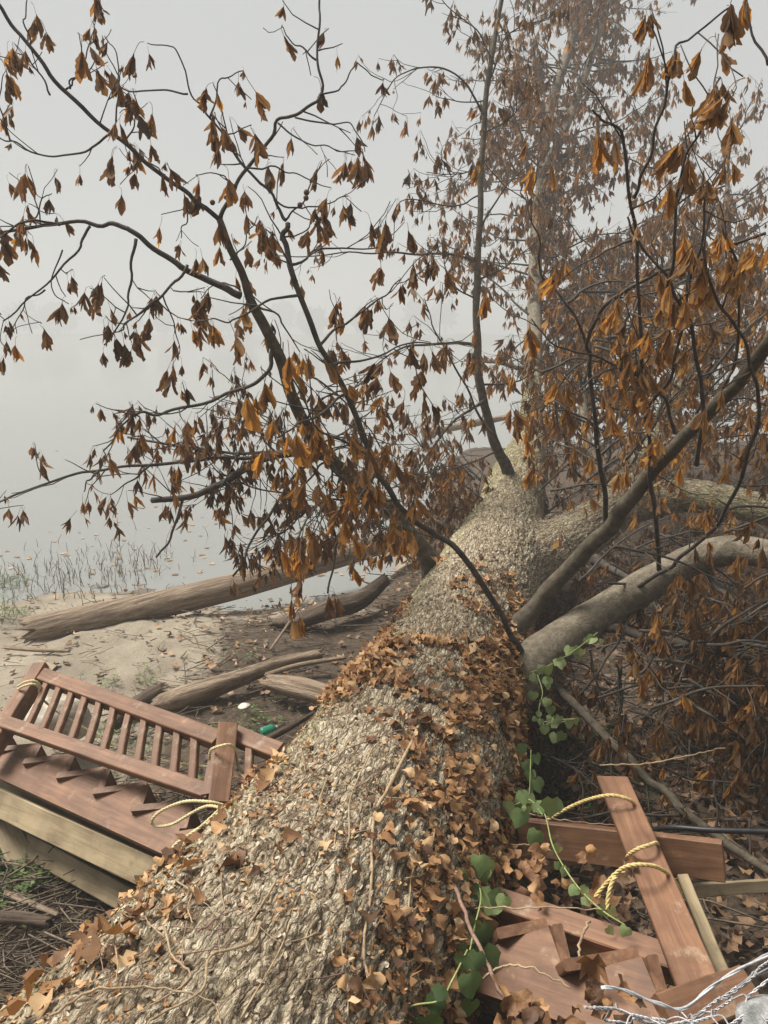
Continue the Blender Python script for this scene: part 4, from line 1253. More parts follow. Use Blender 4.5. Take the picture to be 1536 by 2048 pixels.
# broad fallen leaves lying on the trunk
def maple(seed):
    r = np.random.default_rng(seed)
    ang = np.radians([-90, -50, -15, 5, 25, 48, 66, 90, 114, 132, 155, 175, 195, 230])
    rad = np.array([.15, .55, .8, .6, .95, .5, .75, 1.15, .75, .5, .95, .6, .8, .55]) * r.uniform(.85, 1.15, 14)
    o = np.stack([np.cos(ang) * rad * .55, np.sin(ang) * rad * .55 + .3, 0 * ang], -1)
    mi = np.stack([np.cos(ang) * rad * .28, np.sin(ang) * rad * .28 + .3, 0 * ang], -1)
    v = np.vstack([[(0, .3, 0)], mi, o])
    v[:, 2] = r.uniform(.6, 1.7) * v[:, 0] ** 2 + r.uniform(-.6, 1.0) * (v[:, 1] - .3) ** 2 + r.uniform(-.8, .8) * v[:, 0] * v[:, 1]
    v[15:, 2] += r.uniform(-.08, .14, 14)
    f = []
    for i in range(14):
        j = (i + 1) % 14
        f.append((0, 1 + i, 1 + j, 1 + j))
        f.append((1 + i, 15 + i, 15 + j, 1 + j))
    return v, np.array(f)
MAP = [maple(k) for k in range(8)]
MAP_ME = [shared(s, M['ivy_dead']) for s in MAP]
spots = [(462, 1655, .11, 'curled brown leaf on the trunk just right of the rope loop'), (405, 1700, .13, 'brown leaf on the trunk edge below the rope loop'),
         (362, 1758, .12, 'dry leaf on the trunk edge beside the lower plank of the stairs'), (232, 1878, .15, 'large lobed tan leaf at the left edge of the near trunk'),
         (285, 1845, .11, 'smaller tan leaf just above the large lobed leaf on the trunk'), (100, 1950, .14, 'dark brown curled leaf at the lower left edge of the trunk'),
         (70, 2015, .13, 'tan leaf in the bottom left corner of the trunk'), (545, 1572, .10, 'brown leaf on the trunk beside the lower stair post'),
         (788, 1625, .08, 'single orange leaf upright in the middle of the trunk beside the thick vine'), (678, 1362, .11, 'orange curled leaf at the left end of the ivy band'),
         (805, 1222, .11, 'tan leaf on the left edge of the trunk above the ivy band'), (800, 1990, .11, 'brown leaf at the bottom of the trunk near the green ivy')]
for k, (x, y, s, lb) in enumerate(spots):
    h = on_trunk(x, y)
    if h is None: continue
    c, n = h
    t2 = unit(rng.normal(0, 1, 3))
    n2 = unit(n + rng.normal(0, .35, 3))
    s *= .78
    t2 = unit(t2 - n2 * t2.dot(n2))
    x2 = np.cross(t2, n2)
    o = bpy.data.objects.new('fallen_leaf', MAP_ME[k % 8])
    COL.objects.link(o)
    put(o, None, mat4(x2 * s, t2 * s, n2 * s, c + n * 0.03))
    o.color = (float(rng.uniform(.15, .55)), 0, 0, 1)
    tag(o, lb, 'leaf', 'broad leaves lying on the trunk')

o = bpy.data.objects.new('fallen_leaf', MAP_ME[3])
COL.objects.link(o)
t2, n2 = unit(np.array([.15, -.1, -1.0])), unit(np.array([-.3, -1, .2]))
n2 = unit(n2 - t2 * n2.dot(t2))
put(o, None, mat4(np.cross(t2, n2) * .10, t2 * .16, n2 * .12, P(1182, 1893, 2.25)))
o.color = (.33, 0, 0, 1)
tag(o, 'large pointed brown leaf hanging tip down before the stair wreckage', 'leaf', 'broad leaves lying on the trunk')
# crumbs of leaf and bark on the trunk
wgt = smooth(7, 2.5, fd) * (fd > 1.2) * (fn[:, 2] > 0.0) * (RR > .3) * (fy > 1250) * smooth(.35, .6, fbm(fv * 3, 55, 3))
pick = rng.choice(len(fv), 5000, p=wgt / wgt.sum())
mb = MB()
for i in pick:
    n = unit(fn[i] + rng.normal(0, .5, 3))
    t = unit(np.cross(n, rng.normal(0, 1, 3)))
    b = np.cross(n, t)
    s = rng.uniform(.004, .015)
    c = nv[i] + fn[i] * rng.uniform(.004, .016)
    q = [c + (t * rng.uniform(.6, 1.2) * math.cos(a) + b * rng.uniform(.3, .8) * math.sin(a) + n * rng.uniform(-.3, .4)) * s for a in (0, 1.4, 2.6, 4.2, 5.2)]
    mb.add(q, [(0, 1, 2, 3), (0, 3, 4, 4)], rng.uniform(.0, 1.05))
o = mb.build('leaf_crumbs', M['ivy_dead'], flat=True)
tag(o, 'crumbled dry leaf bits scattered over the trunk', 'leaf litter', kind='stuff')
o.color = (0, 0, 0, 1)

# ------------------------------------------------------------------ lumber
def board_mesh(L, W, T, bev=0.004, cut0=0.0, cut1=0.0):
    """bevelled board along +X, width along Y, thickness along Z; ends can be cut at an angle"""
    m = MB()
    prof = [(-W / 2 + bev, -T / 2), (W / 2 - bev, -T / 2), (W / 2, -T / 2 + bev), (W / 2, T / 2 - bev), (W / 2 - bev, T / 2), (-W / 2 + bev, T / 2), (-W / 2, T / 2 - bev), (-W / 2, -T / 2 + bev)]
    n = 10
    V = []
    bow = rng.normal(0, 0.002, 2)
    for k in range(n + 1):
        u = k / n
        for (y, z) in prof:
            x = L * u + (cut0 * y / W if k == 0 else 0) + (cut1 * y / W if k == n else 0)
            V.append((x, y + bow[0] * math.sin(math.pi * u) + rng.normal(0, .0006), z + bow[1] * math.sin(math.pi * u)))
    F_ = []
    for k in range(n):
        for j in range(8):
            j2 = (j + 1) % 8
            F_.append((k * 8 + j, (k + 1) * 8 + j, (k + 1) * 8 + j2, k * 8 + j2))
    m.add(V, np.array(F_))
    e = n * 8
    m.f.append(np.array([[7, 6, 5, 4, 3, 2, 1, 0]]))
    m.f.append(np.array([[e + j for j in range(8)]]))
    return m

def board(name, p0, p1, W, T, face, mat, parent, **k):
    """board from p0 to p1 whose broad face looks along `face`"""
    p0, p1 = np.array(p0, float), np.array(p1, float)
    x = unit(p1 - p0)
    z = unit(np.array(face, float) - x * np.dot(face, x))
    y = np.cross(z, x)
    me = board_mesh(np.linalg.norm(p1 - p0), W, T, **k).mesh(name)
    return link(name, me, M[mat], parent, True, mat4(x, y, z, p0))

def plate(name, pts, T, mat, parent, org, x, y, z):
    """flat sawn plate: outline in (x,y), thickness T towards -z"""
    n = len(pts)
    V = [(a, b, 0) for a, b in pts] + [(a, b, -T) for a, b in pts]
    me = bpy.data.meshes.new(name)
    f = [tuple(range(n)), tuple(range(2 * n - 1, n - 1, -1))]
    for i in range(n):
        j = (i + 1) % n
        f.append((i, n + i, n + j, j))
    me.from_pydata(V, [], f)
    me.update()
    return link(name, me, M[mat], parent, True, mat4(x, y, z, org))

def unproject(px, org, nrm):
    """points of the plane (org, nrm) seen at photo pixels"""
    c = np.array([0, 0, CAM_Z])
    out = []
    for x, y in px:
        d = P(x, y, 1.0) - c
        out.append(c + d * (np.dot(org - c, nrm) / np.dot(d, nrm)))
    return out

def stair_flight(parent, three, lower, saw, offsets, run, tread_len, tread_mat='stain'):
    """sawtooth stringers with treads and risers. three: points of the front stringer's plane;
    lower: its lower edge, saw: its toothed edge (valley, peak, valley, ... from left to right)"""
    a, b, c = three
    x = unit(b - a)
    n = unit(np.cross(x, c - a))
    if n.dot(np.array([0, 0, CAM_Z]) - a) < 0: n = -n
    y = np.cross(n, x)
    lo, sw = unproject(lower, a, n), unproject(saw, a, n)
    outline = [((p - a).dot(x), (p - a).dot(y)) for p in lo + sw[::-1]]
    run = unit(run)
    for off, mt in offsets:
        plate('stringer', outline, 0.038, mt, parent, a + run * off, x, y, n)
    for k in range(len(sw) - 1):
        p, q = sw[k], sw[k + 1]
        nm = ('tread', 'riser')[k % 2]
        d = unit(q - p)
        nrm = unit(np.cross(d, run))
        if nrm.dot(y if nm == 'tread' else x) < 0 and nm == 'tread': nrm = -nrm
        if nm == 'riser' and nrm.dot(y) < 0 and abs(nrm.dot(x)) < .3: nrm = -nrm
        if nm == 'riser' and nrm.dot(x) < 0: nrm = -nrm
        w = np.linalg.norm(q - p) * (.97 if nm == 'tread' else .86)
        o_ = (p + q) / 2 + nrm * .0185 - run * .004 * (1 if nm == 'tread' else 2)
        board(nm, o_, o_ + run * tread_len, w, 0.034, nrm, tread_mat, parent)
    return x, y, n

# ---- left: the broken flight lying on its side with its railing
base = P(150, 1780, 4.0)
st = thing('broken_staircase', 'reddish wooden staircase with railing, knocked on its side left of the trunk', 'staircase', (base[0], base[1], 0.0))
stair_flight(st, (P(0, 1557, 4.25), P(336, 1713, 3.45), P(141, 1510, 4.22)),
             [(-90, 1516), (0, 1557), (336, 1713), (402, 1655)],
             [(-82, 1482), (10, 1464), (-14, 1512), (74, 1489), (49, 1536), (141, 1510), (115, 1565), (211, 1537), (188, 1597), (289, 1568), (264, 1632), (374, 1606), (358, 1662)],
             ((0, 'stain'), (0.26, 'pine'), (0.50, 'pine')), (0.10, 0.42, -1.0), 0.5)
camdir = unit(np.array([0, 0, CAM_Z]) - P(200, 1500, 4.0))
# railing
H0, H1 = P(84, 1352, 4.65), P(440, 1482, 3.72)
L0, L1 = P(28, 1452, 4.30), P(424, 1588, 3.54)
rail_n = unit(np.cross(H1 - H0, L0 - H0))
if rail_n.dot(camdir) < 0: rail_n = -rail_n
rail_y = unit(H0 - L0)
board('handrail', H0, H1, 0.085, 0.065, rail_n, 'stain', st)
board('bottom_rail', L0 - (L1 - L0) * .05, L1, 0.075, 0.045, rail_n, 'stain', st)
for k in range(11):
    u = 0.055 + k * 0.0835
    a = H0 + (H1 - H0) * u
    b = L0 + (L1 - L0) * (u * 1.0 + 0.02)
    c = rng.normal(0, .003, 3)
    board('baluster', b + c + rail_y * .03, a + c - rail_y * .03, 0.038, 0.036, rail_n, 'stain', st)
board('baluster', P(414, 1592, 3.52), P(432, 1495, 3.72), 0.05, 0.036, rail_n, 'stain', st)
np0 = board('newel_post', P(-22, 1505, 4.25), P(86, 1335, 4.72), 0.095, 0.095, rail_n, 'stain', st)
board('newel_post', P(436, 1612, 3.42), P(455, 1455, 3.72), 0.092, 0.092, rail_n + np.array([.5, 0, .1]), 'stain', st)
board('handrail', P(470, 1470, 3.75), P(560, 1506, 3.6), 0.085, 0.06, rail_n, 'stain', st)
board('baluster', P(497, 1585, 3.45), P(500, 1490, 3.68), 0.036, 0.036, rail_n, 'stain', st)
board('post_cap', P(70, 1333, 4.73), P(104, 1345, 4.68), 0.10, 0.03, rail_n, 'pine', np0)
# support leg and skirt board beneath
board('support_post', P(-20, 1590, 4.35), P(76, 1790, 4.08), 0.13, 0.04, unit(np.array([0.75, -1, .2])), 'pine', st)
board('support_post', P(50, 1600, 4.6), P(100, 1775, 4.3), 0.2, 0.035, unit(np.array([1.0, -.5, .1])), 'pine', st)
board('skirt_board', P(-30, 1592, 4.30), P(316, 1752, 3.52), 0.135, 0.036, camdir + np.array([0, 0, -.1]), 'pine', st)
board('skirt_board', P(40, 1682, 4.28), P(262, 1802, 3.72), 0.115, 0.036, camdir + np.array([0, 0, -.1]), 'pine', st)

# ---- right: the crushed flight
base = P(1150, 1990, 2.4)
wr = thing('stair_wreckage', 'crushed piece of reddish wooden staircase right of the trunk', 'staircase', (base[0], base[1], 0.7))
stair_flight(wr, (P(945, 1980, 2.5), P(1230, 2085, 2.15), P(1097, 1853, 2.52)),
             [(880, 1958), (945, 1980), (1045, 2014), (1240, 2090), (1420, 2150)],
             [(905, 1915), (1000, 1885)][1:] + [(1097, 1853), (1132, 1952), (1283, 1913), (1325, 2014), (1430, 1990)],
             ((0, 'stain'), (0.25, 'pine')), (-.05, .75, -1.0), 0.42)
board('bottom_rail', P(975, 1795, 2.9), P(1378, 1932, 2.45), 0.085, 0.055, unit(np.array([-.05, -.35, 1.0])), 'stain', wr)
board('bottom_rail', P(985, 1830, 2.93), P(1372, 1958, 2.47), 0.06, 0.030, unit(np.array([-.25, -1, .2])), 'pine', wr)
board('baluster', P(1000, 1760, 3.2), P(1062, 1800, 2.9), 0.05, 0.04, camdir, 'stain', wr)
board('baluster', P(1025, 1720, 3.3), P(1080, 1770, 2.95), 0.05, 0.04, camdir, 'stain', wr)
o = None
bm_ = thing('broken_board', 'long reddish handrail board leaning upright, wound with yellow rope', 'board', P(1395, 1990, 2.28))
board('plank', P(1412, 2010, 2.22), P(1226, 1560, 3.35), 0.125, 0.038, unit(np.array([-.25, -1, .75])), 'stain', bm_, cut1=0.05)
bm_ = thing('broken_board', 'thick dark red beam lying across behind the roped board', 'board', P(1450, 1740, 2.8))
board('plank', P(1040, 1672, 3.35), P(1448, 1722, 2.95), 0.15, 0.045, unit(np.array([.1, -1, .28])), 'stain', bm_)
bm_ = thing('broken_board', 'narrow pale unpainted strip of wood behind the roped board', 'board', P(1460, 1975, 2.4))
board('plank', P(1462, 1985, 2.4), P(1366, 1755, 2.95), 0.042, 0.03, unit(np.array([-.2, -1, .6])), 'pine', bm_)
bm_ = thing('broken_board', 'short reddish board end at the edge of the wire basket', 'board', P(1333, 2025, 1.9))
board('plank', P(1330, 2036, 1.85), P(1500, 1975, 1.95), 0.10, 0.036, unit(np.array([0, -.5, 1])), 'stain', bm_)
bm_ = thing('broken_board', 'reddish board half hidden in leaves against the trunk', 'board', P(1040, 1700, 3.2))
board('plank', P(1020, 1735, 3.25), P(1180, 1700, 3.45), 0.09, 0.036, unit(np.array([0, -1, .4])), 'stain', bm_)
bm_ = thing('broken_board', 'pale board end lying right of the dark red beam', 'board', P(1400, 1790, 3.2))
board('plank', P(1380, 1782, 3.0), P(1560, 1770, 3.3), 0.05, 0.03, unit(np.array([0, -1, .6])), 'pine', bm_)

# ---- rope
def rope(name, label, paths, r, mat, strands=3, group=None):
    t = thing(name, label, 'rope', paths[0][0], group)
    for pts in paths:
        pts = spline(pts, 14)
        sl = np.concatenate([[0], np.cumsum(np.linalg.norm(np.diff(pts, axis=0), axis=1))])
        n = int(sl[-1] / 0.006) + 8
        u = np.linspace(0, sl[-1], n)
        c = np.stack([np.interp(u, sl, pts[:, k]) for k in range(3)], -1)
        tt, nn_, bb = frames(c)
        m = MB()
        for k in range(strands):
            a = u / (r * 7.5) * 2 * math.pi + k * 2 * math.pi / strands
            m.tube(c + (nn_ * np.cos(a)[:, None] + bb * np.sin(a)[:, None]) * r * .5, r * .58, 5)
        m.build('strand', M[mat], t)
    return t
pp = lambda *s: [P(*q) for q in s]
rope('rope', 'twisted yellow rope wound round the leaning handrail board', [
    pp((1095, 1640, 3.3), (1125, 1622, 3.25), (1165, 1603, 3.2), (1205, 1592, 3.12), (1235, 1592, 3.1), (1262, 1602, 3.1), (1275, 1620, 3.2), (1282, 1640, 3.35)),
    pp((1252, 1735, 2.95), (1256, 1712, 2.85), (1275, 1698, 2.80), (1300, 1690, 2.80), (1314, 1687, 2.86), (1316, 1705, 2.98)),
    pp((1190, 1795, 2.7), (1210, 1770, 2.7), (1240, 1740, 2.68), (1268, 1730, 2.65), (1310, 1733, 2.66), (1340, 1752, 2.72), (1358, 1780, 2.8), (1362, 1800, 2.9)),
    pp((1248, 1742, 2.7), (1228, 1758, 2.68), (1218, 1785, 2.66), (1214, 1820, 2.64))], 0.0075, 'rope')
rope('rope', 'pale yellow rope looped on the broken stairs and tied to both posts', [
    pp((452, 1612, 3.30), (420, 1604, 3.28), (370, 1603, 3.32), (325, 1620, 3.36), (304, 1640, 3.38), (312, 1652, 3.38), (345, 1648, 3.34), (385, 1625, 3.28), (415, 1612, 3.24), (440, 1618, 3.18), (425, 1640, 3.14), (385, 1665, 3.18), (370, 1685, 3.16), (368, 1700, 3.15)),
    pp((418, 1520, 3.60), (422, 1500, 3.56), (440, 1492, 3.52), (462, 1490, 3.54), (472, 1505, 3.60), (476, 1530, 3.64), (490, 1550, 3.6)),
    pp((36, 1372, 4.52), (50, 1364, 4.48), (70, 1362, 4.48), (82, 1375, 4.52), (78, 1390, 4.62), (110, 1420, 4.72), (160, 1450, 4.6), (230, 1490, 4.35), (300, 1515, 4.15), (370, 1528, 3.95), (425, 1534, 3.78)),
    pp((36, 1378, 4.53), (50, 1371, 4.46), (70, 1369, 4.46), (83, 1384, 4.52)),
    pp((440, 1618, 3.18), (400, 1655, 3.14), (350, 1690, 3.12), (335, 1722, 3.12))], 0.0068, 'rope_pale')

# ---- black hose
m = MB()
m.tube(spline(pp((1268, 1700, 3.75), (1300, 1665, 3.6), (1340, 1655, 3.5), (1420, 1660, 3.4), (1560, 1664, 3.3)), 10), 0.013, 10)
o = m.build('hose', M['hose'])
tag(o, 'black plastic hose running right behind the leaning board', 'hose')

# ------------------------------------------------------------------ wire basket of stones at the lower right
gb = thing('gabion', 'wire mesh basket of grey stones at the lower right corner', 'gabion', (0.9, 0.8, 1.3))
def stone(c, s, seed, mat='stone', parent=None, name='stone'):
    r = np.random.default_rng(seed)
    n1, n2 = 14, 22
    th = np.linspace(0, math.pi, n1)
    ph = np.arange(n2) * 2 * math.pi / n2
    v = np.stack([np.sin(th)[:, None] * np.cos(ph), np.sin(th)[:, None] * np.sin(ph), np.cos(th)[:, None] * np.ones(n2)], -1).reshape(-1, 3)
    for _ in range(9):
        d = unit(r.normal(0, 1, 3))
        h = r.uniform(.62, .9)
        e = v @ d - h
        v = v - np.maximum(e, 0)[:, None] * d * .9
    v = v * (1 + .14 * (fbm(v * 2.5 + seed, seed, 4) - .5))[:, None]
    v = v * np.array(s) + np.array(c)
    i = (np.arange(n1 - 1)[:, None] * n2 + np.arange(n2)[None]).ravel()
    j = (np.arange(n1 - 1)[:, None] * n2 + (np.arange(n2)[None] + 1) % n2).ravel()
    m = MB()
    m.add(v, np.stack([i, j, j + n2, i + n2], -1))
    return m.build(name, M[mat], parent)
for k, (x, y, z, s) in enumerate([(.715, 1.13, 1.665, .085), (.60, 1.08, 1.585, .075), (.56, 1.15, 1.50, .07), (.66, 1.15, 1.53, .08), (.66, .99, 1.60, .09), (.82, 1.08, 1.67, .09), (.98, 1.02, 1.60, .13), (.52, .98, 1.52, .08), (.72, .80, 1.56, .14), (.95, .75, 1.55, .16), (1.15, .95, 1.58, .14), (.55, .72, 1.5, .13), (.85, 1.1, 1.35, .16), (1.1, 1.1, 1.38, .16), (1.3, .9, 1.45, .2), (1.2, .6, 1.5, .2), (.75, .5, 1.5, .17), (.92, 1.1, 1.66, .09), (1.05, 1.1, 1.64, .1), (1.22, 1.08, 1.62, .11), (.86, .93, 1.64, .1), (.78, .95, 1.6, .09), (.48, 1.1, 1.5, .08), (.5, .85, 1.55, .1), (1.1, .82, 1.62, .12), (.9, .88, 1.6, .1), (1.42, 1.05, 1.6, .12)]):
    stone((x, y, z), (s * 1.1, s * .9, s * .75), 400 + k, parent=gb)
def gtop(x, y):
    return 1.66 + 0.14 * smooth(.55, .85, x) + 0.025 * math.sin(x * 17 + 1) * math.cos(y * 15) - 0.5 * max(0, y - 1.19) ** 1.0 * 2.2
hx, hy = 0.037, 0.064
segs = set()
for iy in range(4, 16):
    for ix in range(0, 17):
        cx = .42 + ix * hx * 1.0 * 1.5
        cy = .35 + iy * hy + (hy / 2 if ix % 2 else 0)
        pt = [(cx - hx, cy), (cx - hx / 2, cy + hy / 2), (cx + hx / 2, cy + hy / 2), (cx + hx, cy), (cx + hx / 2, cy - hy / 2), (cx - hx / 2, cy - hy / 2)]
        for a in range(6):
            p, q = pt[a], pt[(a + 1) % 6]
            k1 = tuple(round(c, 3) for c in p); k2 = tuple(round(c, 3) for c in q)
            segs.add((min(k1, k2), max(k1, k2)))
jit = {}
def gp(k):
    if k not in jit:
        x, y = k[0] + rng.normal(0, .006), k[1] + rng.normal(0, .006)
        jit[k] = np.array([x, min(y, 1.30), gtop(x, y)])
    return jit[k]
wm = MB()
for a, b in sorted(segs):
    if max(a[1], b[1]) > 1.32 or min(a[0], b[0]) < .40: continue
    pa, pb = gp(a), gp(b)
    if abs(a[1] - b[1]) < .01:                              # twisted pair
        u = np.linspace(0, 1, 9)[:, None]
        for ph in (0, math.pi):
            an = u * 4 * math.pi + ph
            wm.tube(pa * (1 - u) + pb * u + 0.0022 * np.concatenate([0 * an, np.cos(an), np.sin(an)], 1), 0.0017, 4)
    else:
        wm.tube(spline([pa, (pa + pb) / 2 + rng.normal(0, .005, 3), pb], 3), 0.0018, 4)
ed = spline([(x, 1.235 + .012 * math.sin(x * 31), gtop(x, 1.2) + .004) for x in np.arange(.42, 1.9, .05)], 4)
wm.tube(ed, 0.0026, 6)
an = np.arange(len(ed)) * .8
wm.tube(ed + .0042 * np.stack([0 * an, np.cos(an), np.sin(an)], -1), 0.0018, 5)
wm.build('wire_mesh', M['wire'], gb)

# ------------------------------------------------------------------ driftwood on the beach
def log(name, label, sp, radii, mat, rough=.10, seg=26, broken=True, cat='log', lumps=.12):
    c = np.array([[*p, r] for p, r in zip(sp, radii)])
    ax = spline(c, 14)
    pts, rad = ax[:, :3], ax[:, 3]
    t, n, b = frames(pts)
    th = np.arange(seg) * 2 * math.pi / seg
    sl = np.concatenate([[0], np.cumsum(np.linalg.norm(np.diff(pts, axis=0), axis=1))])
    q = np.stack([(sl[:, None] * 1.2 + 0 * th).ravel(), (np.cos(th)[None] * 3.2 + 0 * sl[:, None]).ravel(), (np.sin(th)[None] * 3.2 + 0 * sl[:, None]).ravel()], -1)
    sd_ = int(abs(sp[0][0]) * 1000) % 997
    dr = 1 + rough * 2 * (fbm(q, sd_, 4) - .5).reshape(len(pts), seg) + lumps * (vnoise(q * np.array([.8, .3, .3]), sd_ + 3).reshape(len(pts), seg) - .5)
    shift = np.zeros((len(pts), seg))
    if broken:
        sh = rng.normal(0, .5, seg)
        shift[0], shift[-1] = sh * rad[0], rng.normal(0, .5, seg) * rad[-1]
    v = pts[:, None] + (rad[:, None] * dr)[..., None] * (np.cos(th)[None, :, None] * n[:, None] + np.sin(th)[None, :, None] * b[:, None]) + shift[..., None] * t[:, None]
    # local frame along the log so the grain follows it
    x = unit(pts[-1] - pts[0])
    z = unit(np.array([0, 0, 1.0]) - x * x[2])
    y = np.cross(z, x)
    R = np.stack([x, y, z], 1)
    m = len(pts)
    V = np.vstack([v.reshape(-1, 3), pts[:1], pts[-1:]])
    V = (V - pts[0]) @ R
    i = np.arange(m - 1)[:, None] * seg; j = np.arange(seg)[None]; j2 = (j + 1) % seg
    f = np.stack([i + j, i + j2, i + seg + j2, i + seg + j], -1).reshape(-1, 4)
    j = np.arange(seg); j2 = (j + 1) % seg
    e = (m - 1) * seg
    f = np.vstack([f, np.stack([j2, j, 0 * j + m * seg, 0 * j + m * seg], -1), np.stack([e + j, e + j2, 0 * j + m * seg + 1, 0 * j + m * seg + 1], -1)])
    M_ = MB()
    M_.add(V, f)
    o = link(name, M_.mesh(name), M[mat], None, False, mat4(x, y, z, pts[0]))
    tag(o, label, cat)
    return o
def glog(px, lift):
    out = []
    for (x, y, *r) in px:
        out.append(on_ground(x, y, lift))
    return out
log('driftwood_log', 'long pale barkless log lying along the water edge', [P(60, 1262, 7.5), P(200, 1235, 7.8), P(380, 1195, 8.2), P(560, 1148, 8.8), P(740, 1095, 9.6), P(850, 1060, 10.2)], [.15, .15, .145, .14, .13, .125], 'drift', .09, 34, lumps=.06)
log('driftwood_log', 'dark rotten log chunk on the mud beside the fallen trunk', [P(545, 1245, 7.6), P(600, 1240, 7.5), P(660, 1218, 7.6), P(720, 1200, 7.8), P(770, 1160, 8.2)], [.04, .09, .10, .09, .06], 'drift_dark', .34, 26, lumps=.4)
log('driftwood_log', 'grey split log with a tapered end lying on the twigs', [P(310, 1412, 6.0), P(370, 1395, 6.05), P(460, 1362, 6.2), P(560, 1325, 6.5), P(640, 1308, 6.6)], [.07, .09, .07, .055, .045], 'drift', .18, 22, lumps=.35)
log('driftwood_log', 'short grey log against the left flank of the trunk', [P(540, 1364, 6.2), P(600, 1376, 6.05), P(660, 1392, 5.9)], [.06, .085, .08], 'drift', .14, 20, lumps=.3)
log('driftwood_log', 'dark log end poking out behind the split log', [P(220, 1450, 5.7), P(270, 1412, 5.9), P(320, 1380, 6.1)], [.06, .07, .06], 'drift_dark', .15, 18, lumps=.3)
log('driftwood_log', 'bleached log in the water beyond the fork of the fallen tree', [P(850, 868, 19), P(920, 852, 19.5), P(1010, 835, 20)], [.07, .1, .07], 'drift', .2, 16)
log('driftwood_stick', 'thin dark stick lying between the stairs and the trunk', [P(525, 1482, 4.6), P(565, 1462, 4.7), P(630, 1425, 5.0)], [.016, .022, .014], 'drift_dark', .1, 10, cat='stick')
log('driftwood_stick', 'grey stick lying on debris at the lower left edge', [P(-10, 1838, 3.7), P(40, 1836, 3.72), P(100, 1845, 3.7)], [.03, .03, .024], 'drift_dark', .15, 12, cat='stick')
log('driftwood_stick', 'thin pale pole slanting up behind the rotten log', [P(540, 1300, 6.9), P(575, 1250, 7.1), P(612, 1192, 7.4)], [.012, .012, .009], 'drift', .1, 8, cat='stick')
log('driftwood_stick', 'pale stick below the support post of the stairs', [P(10, 1785, 3.95), P(60, 1806, 3.85), P(118, 1830, 3.75)], [.014, .016, .012], 'drift', .1, 8, cat='stick')
log('driftwood_stick', 'pale stick beside the short grey log', [P(530, 1350, 6.3), P(600, 1330, 6.4), P(690, 1315, 6.5)], [.02, .024, .018], 'drift', .1, 8, cat='stick')
log('driftwood_stick', 'straight stick on the mud behind the upper stair post', [P(10, 1295, 7.1), P(70, 1300, 7.0), P(140, 1302, 6.95)], [.02, .02, .016], 'drift', .1, 8, cat='stick')

# rocks at the waterline
for k, (x, y, s, lb) in enumerate([(408, 1160, .17, 'smooth grey rock at the waterline among reeds'), (362, 1184, .13, 'flat grey rock in front of the waterline rock'), (270, 1150, .10, 'small dark rock among the reeds'), (200, 1178, .09, 'small rock at the left foot of the reeds'), (330, 1150, .09, 'small rock left of the smooth grey rock')]):
    c = on_ground(x, y)
    o = stone(c + np.array([0, 0, s * .15]), (s * 1.5, s, s * .6), 700 + k, 'rock', None, 'rock')
    tag(o, lb, 'rock', 'rocks at the waterline')

# litter
mb = MB()
c = on_ground(118, 1440)
n1 = 14
th = np.linspace(0, math.pi * .62, n1)
ph = np.arange(26) * 2 * math.pi / 26
v = np.stack([np.sin(th)[:, None] * np.cos(ph), np.sin(th)[:, None] * np.sin(ph), np.cos(th)[:, None] * np.ones(26)], -1).reshape(-1, 3)
v = v * (1 + .22 * (fbm(v * 3, 5, 4) - .5))[:, None] * np.array([.22, .17, .20])
i = (np.arange(n1 - 1)[:, None] * 26 + np.arange(26)[None]).ravel(); j = (np.arange(n1 - 1)[:, None] * 26 + (np.arange(26)[None] + 1) % 26).ravel()
mb.add(v + P(118, 1445, 5.25), np.stack([i, j, j + 26, i + 26], -1))
o = mb.build('plastic_sack', M['sack'])
tag(o, 'dirty white plastic sack slumped behind the stair balusters', 'sack')
def bottle(name, label, p, ax, L, r, col, rough=.15):
    m_, nt, bs, out = newmat(name + '_plastic')
    bs.inputs['Base Color'].default_value = (*col, 1)
    bs.inputs['Roughness'].default_value = rough
    bs.inputs['Transmission Weight'].default_value = .5
    t = thing(name, label, 'bottle', p)
    m = MB()
    a = unit(ax)
    pts = np.array([p + a * L * u for u in (0, .02, .1, .35, .4, .6, .72, .82, .9)])
    m.tube(pts, r * np.array([.7, .95, 1, 1, .93, 1, .8, .45, .36]), 16)
    body = m.build('body', m_, t)
    m = MB()
    m.tube(np.array([p + a * L * u for u in (.9, .91, .99, 1)]), r * np.array([.4, .44, .44, .4]), 12)
    m.build('cap', M['sack'], body)
bottle('plastic_bottle', 'crumpled green plastic bottle beside the broken railing end', P(522, 1466, 4.75), (1, .5, .15), .11, .032, (.05, .42, .26))
o = stone(P(489, 1413, 5.6), (.05, .04, .022), 905, 'sack', None, 'plastic_scrap')
tag(o, 'small crumpled white plastic scrap on the twig litter', 'scrap')

# ------------------------------------------------------------------ loose cover on the ground
def scatter(n, f, tries=40):
    out = []
    while len(out) < n and tries:
        tries -= 1
        x = rng.uniform(-6, 7, n * 2); y = rng.uniform(1.0, 14, n * 2)
        keep = rng.random(n * 2) < f(x, y)
        out += list(zip(x[keep], y[keep]))
    out = np.array(out[:n])
    return np.column_stack([out, ground_z(out[:, 0], out[:, 1])])

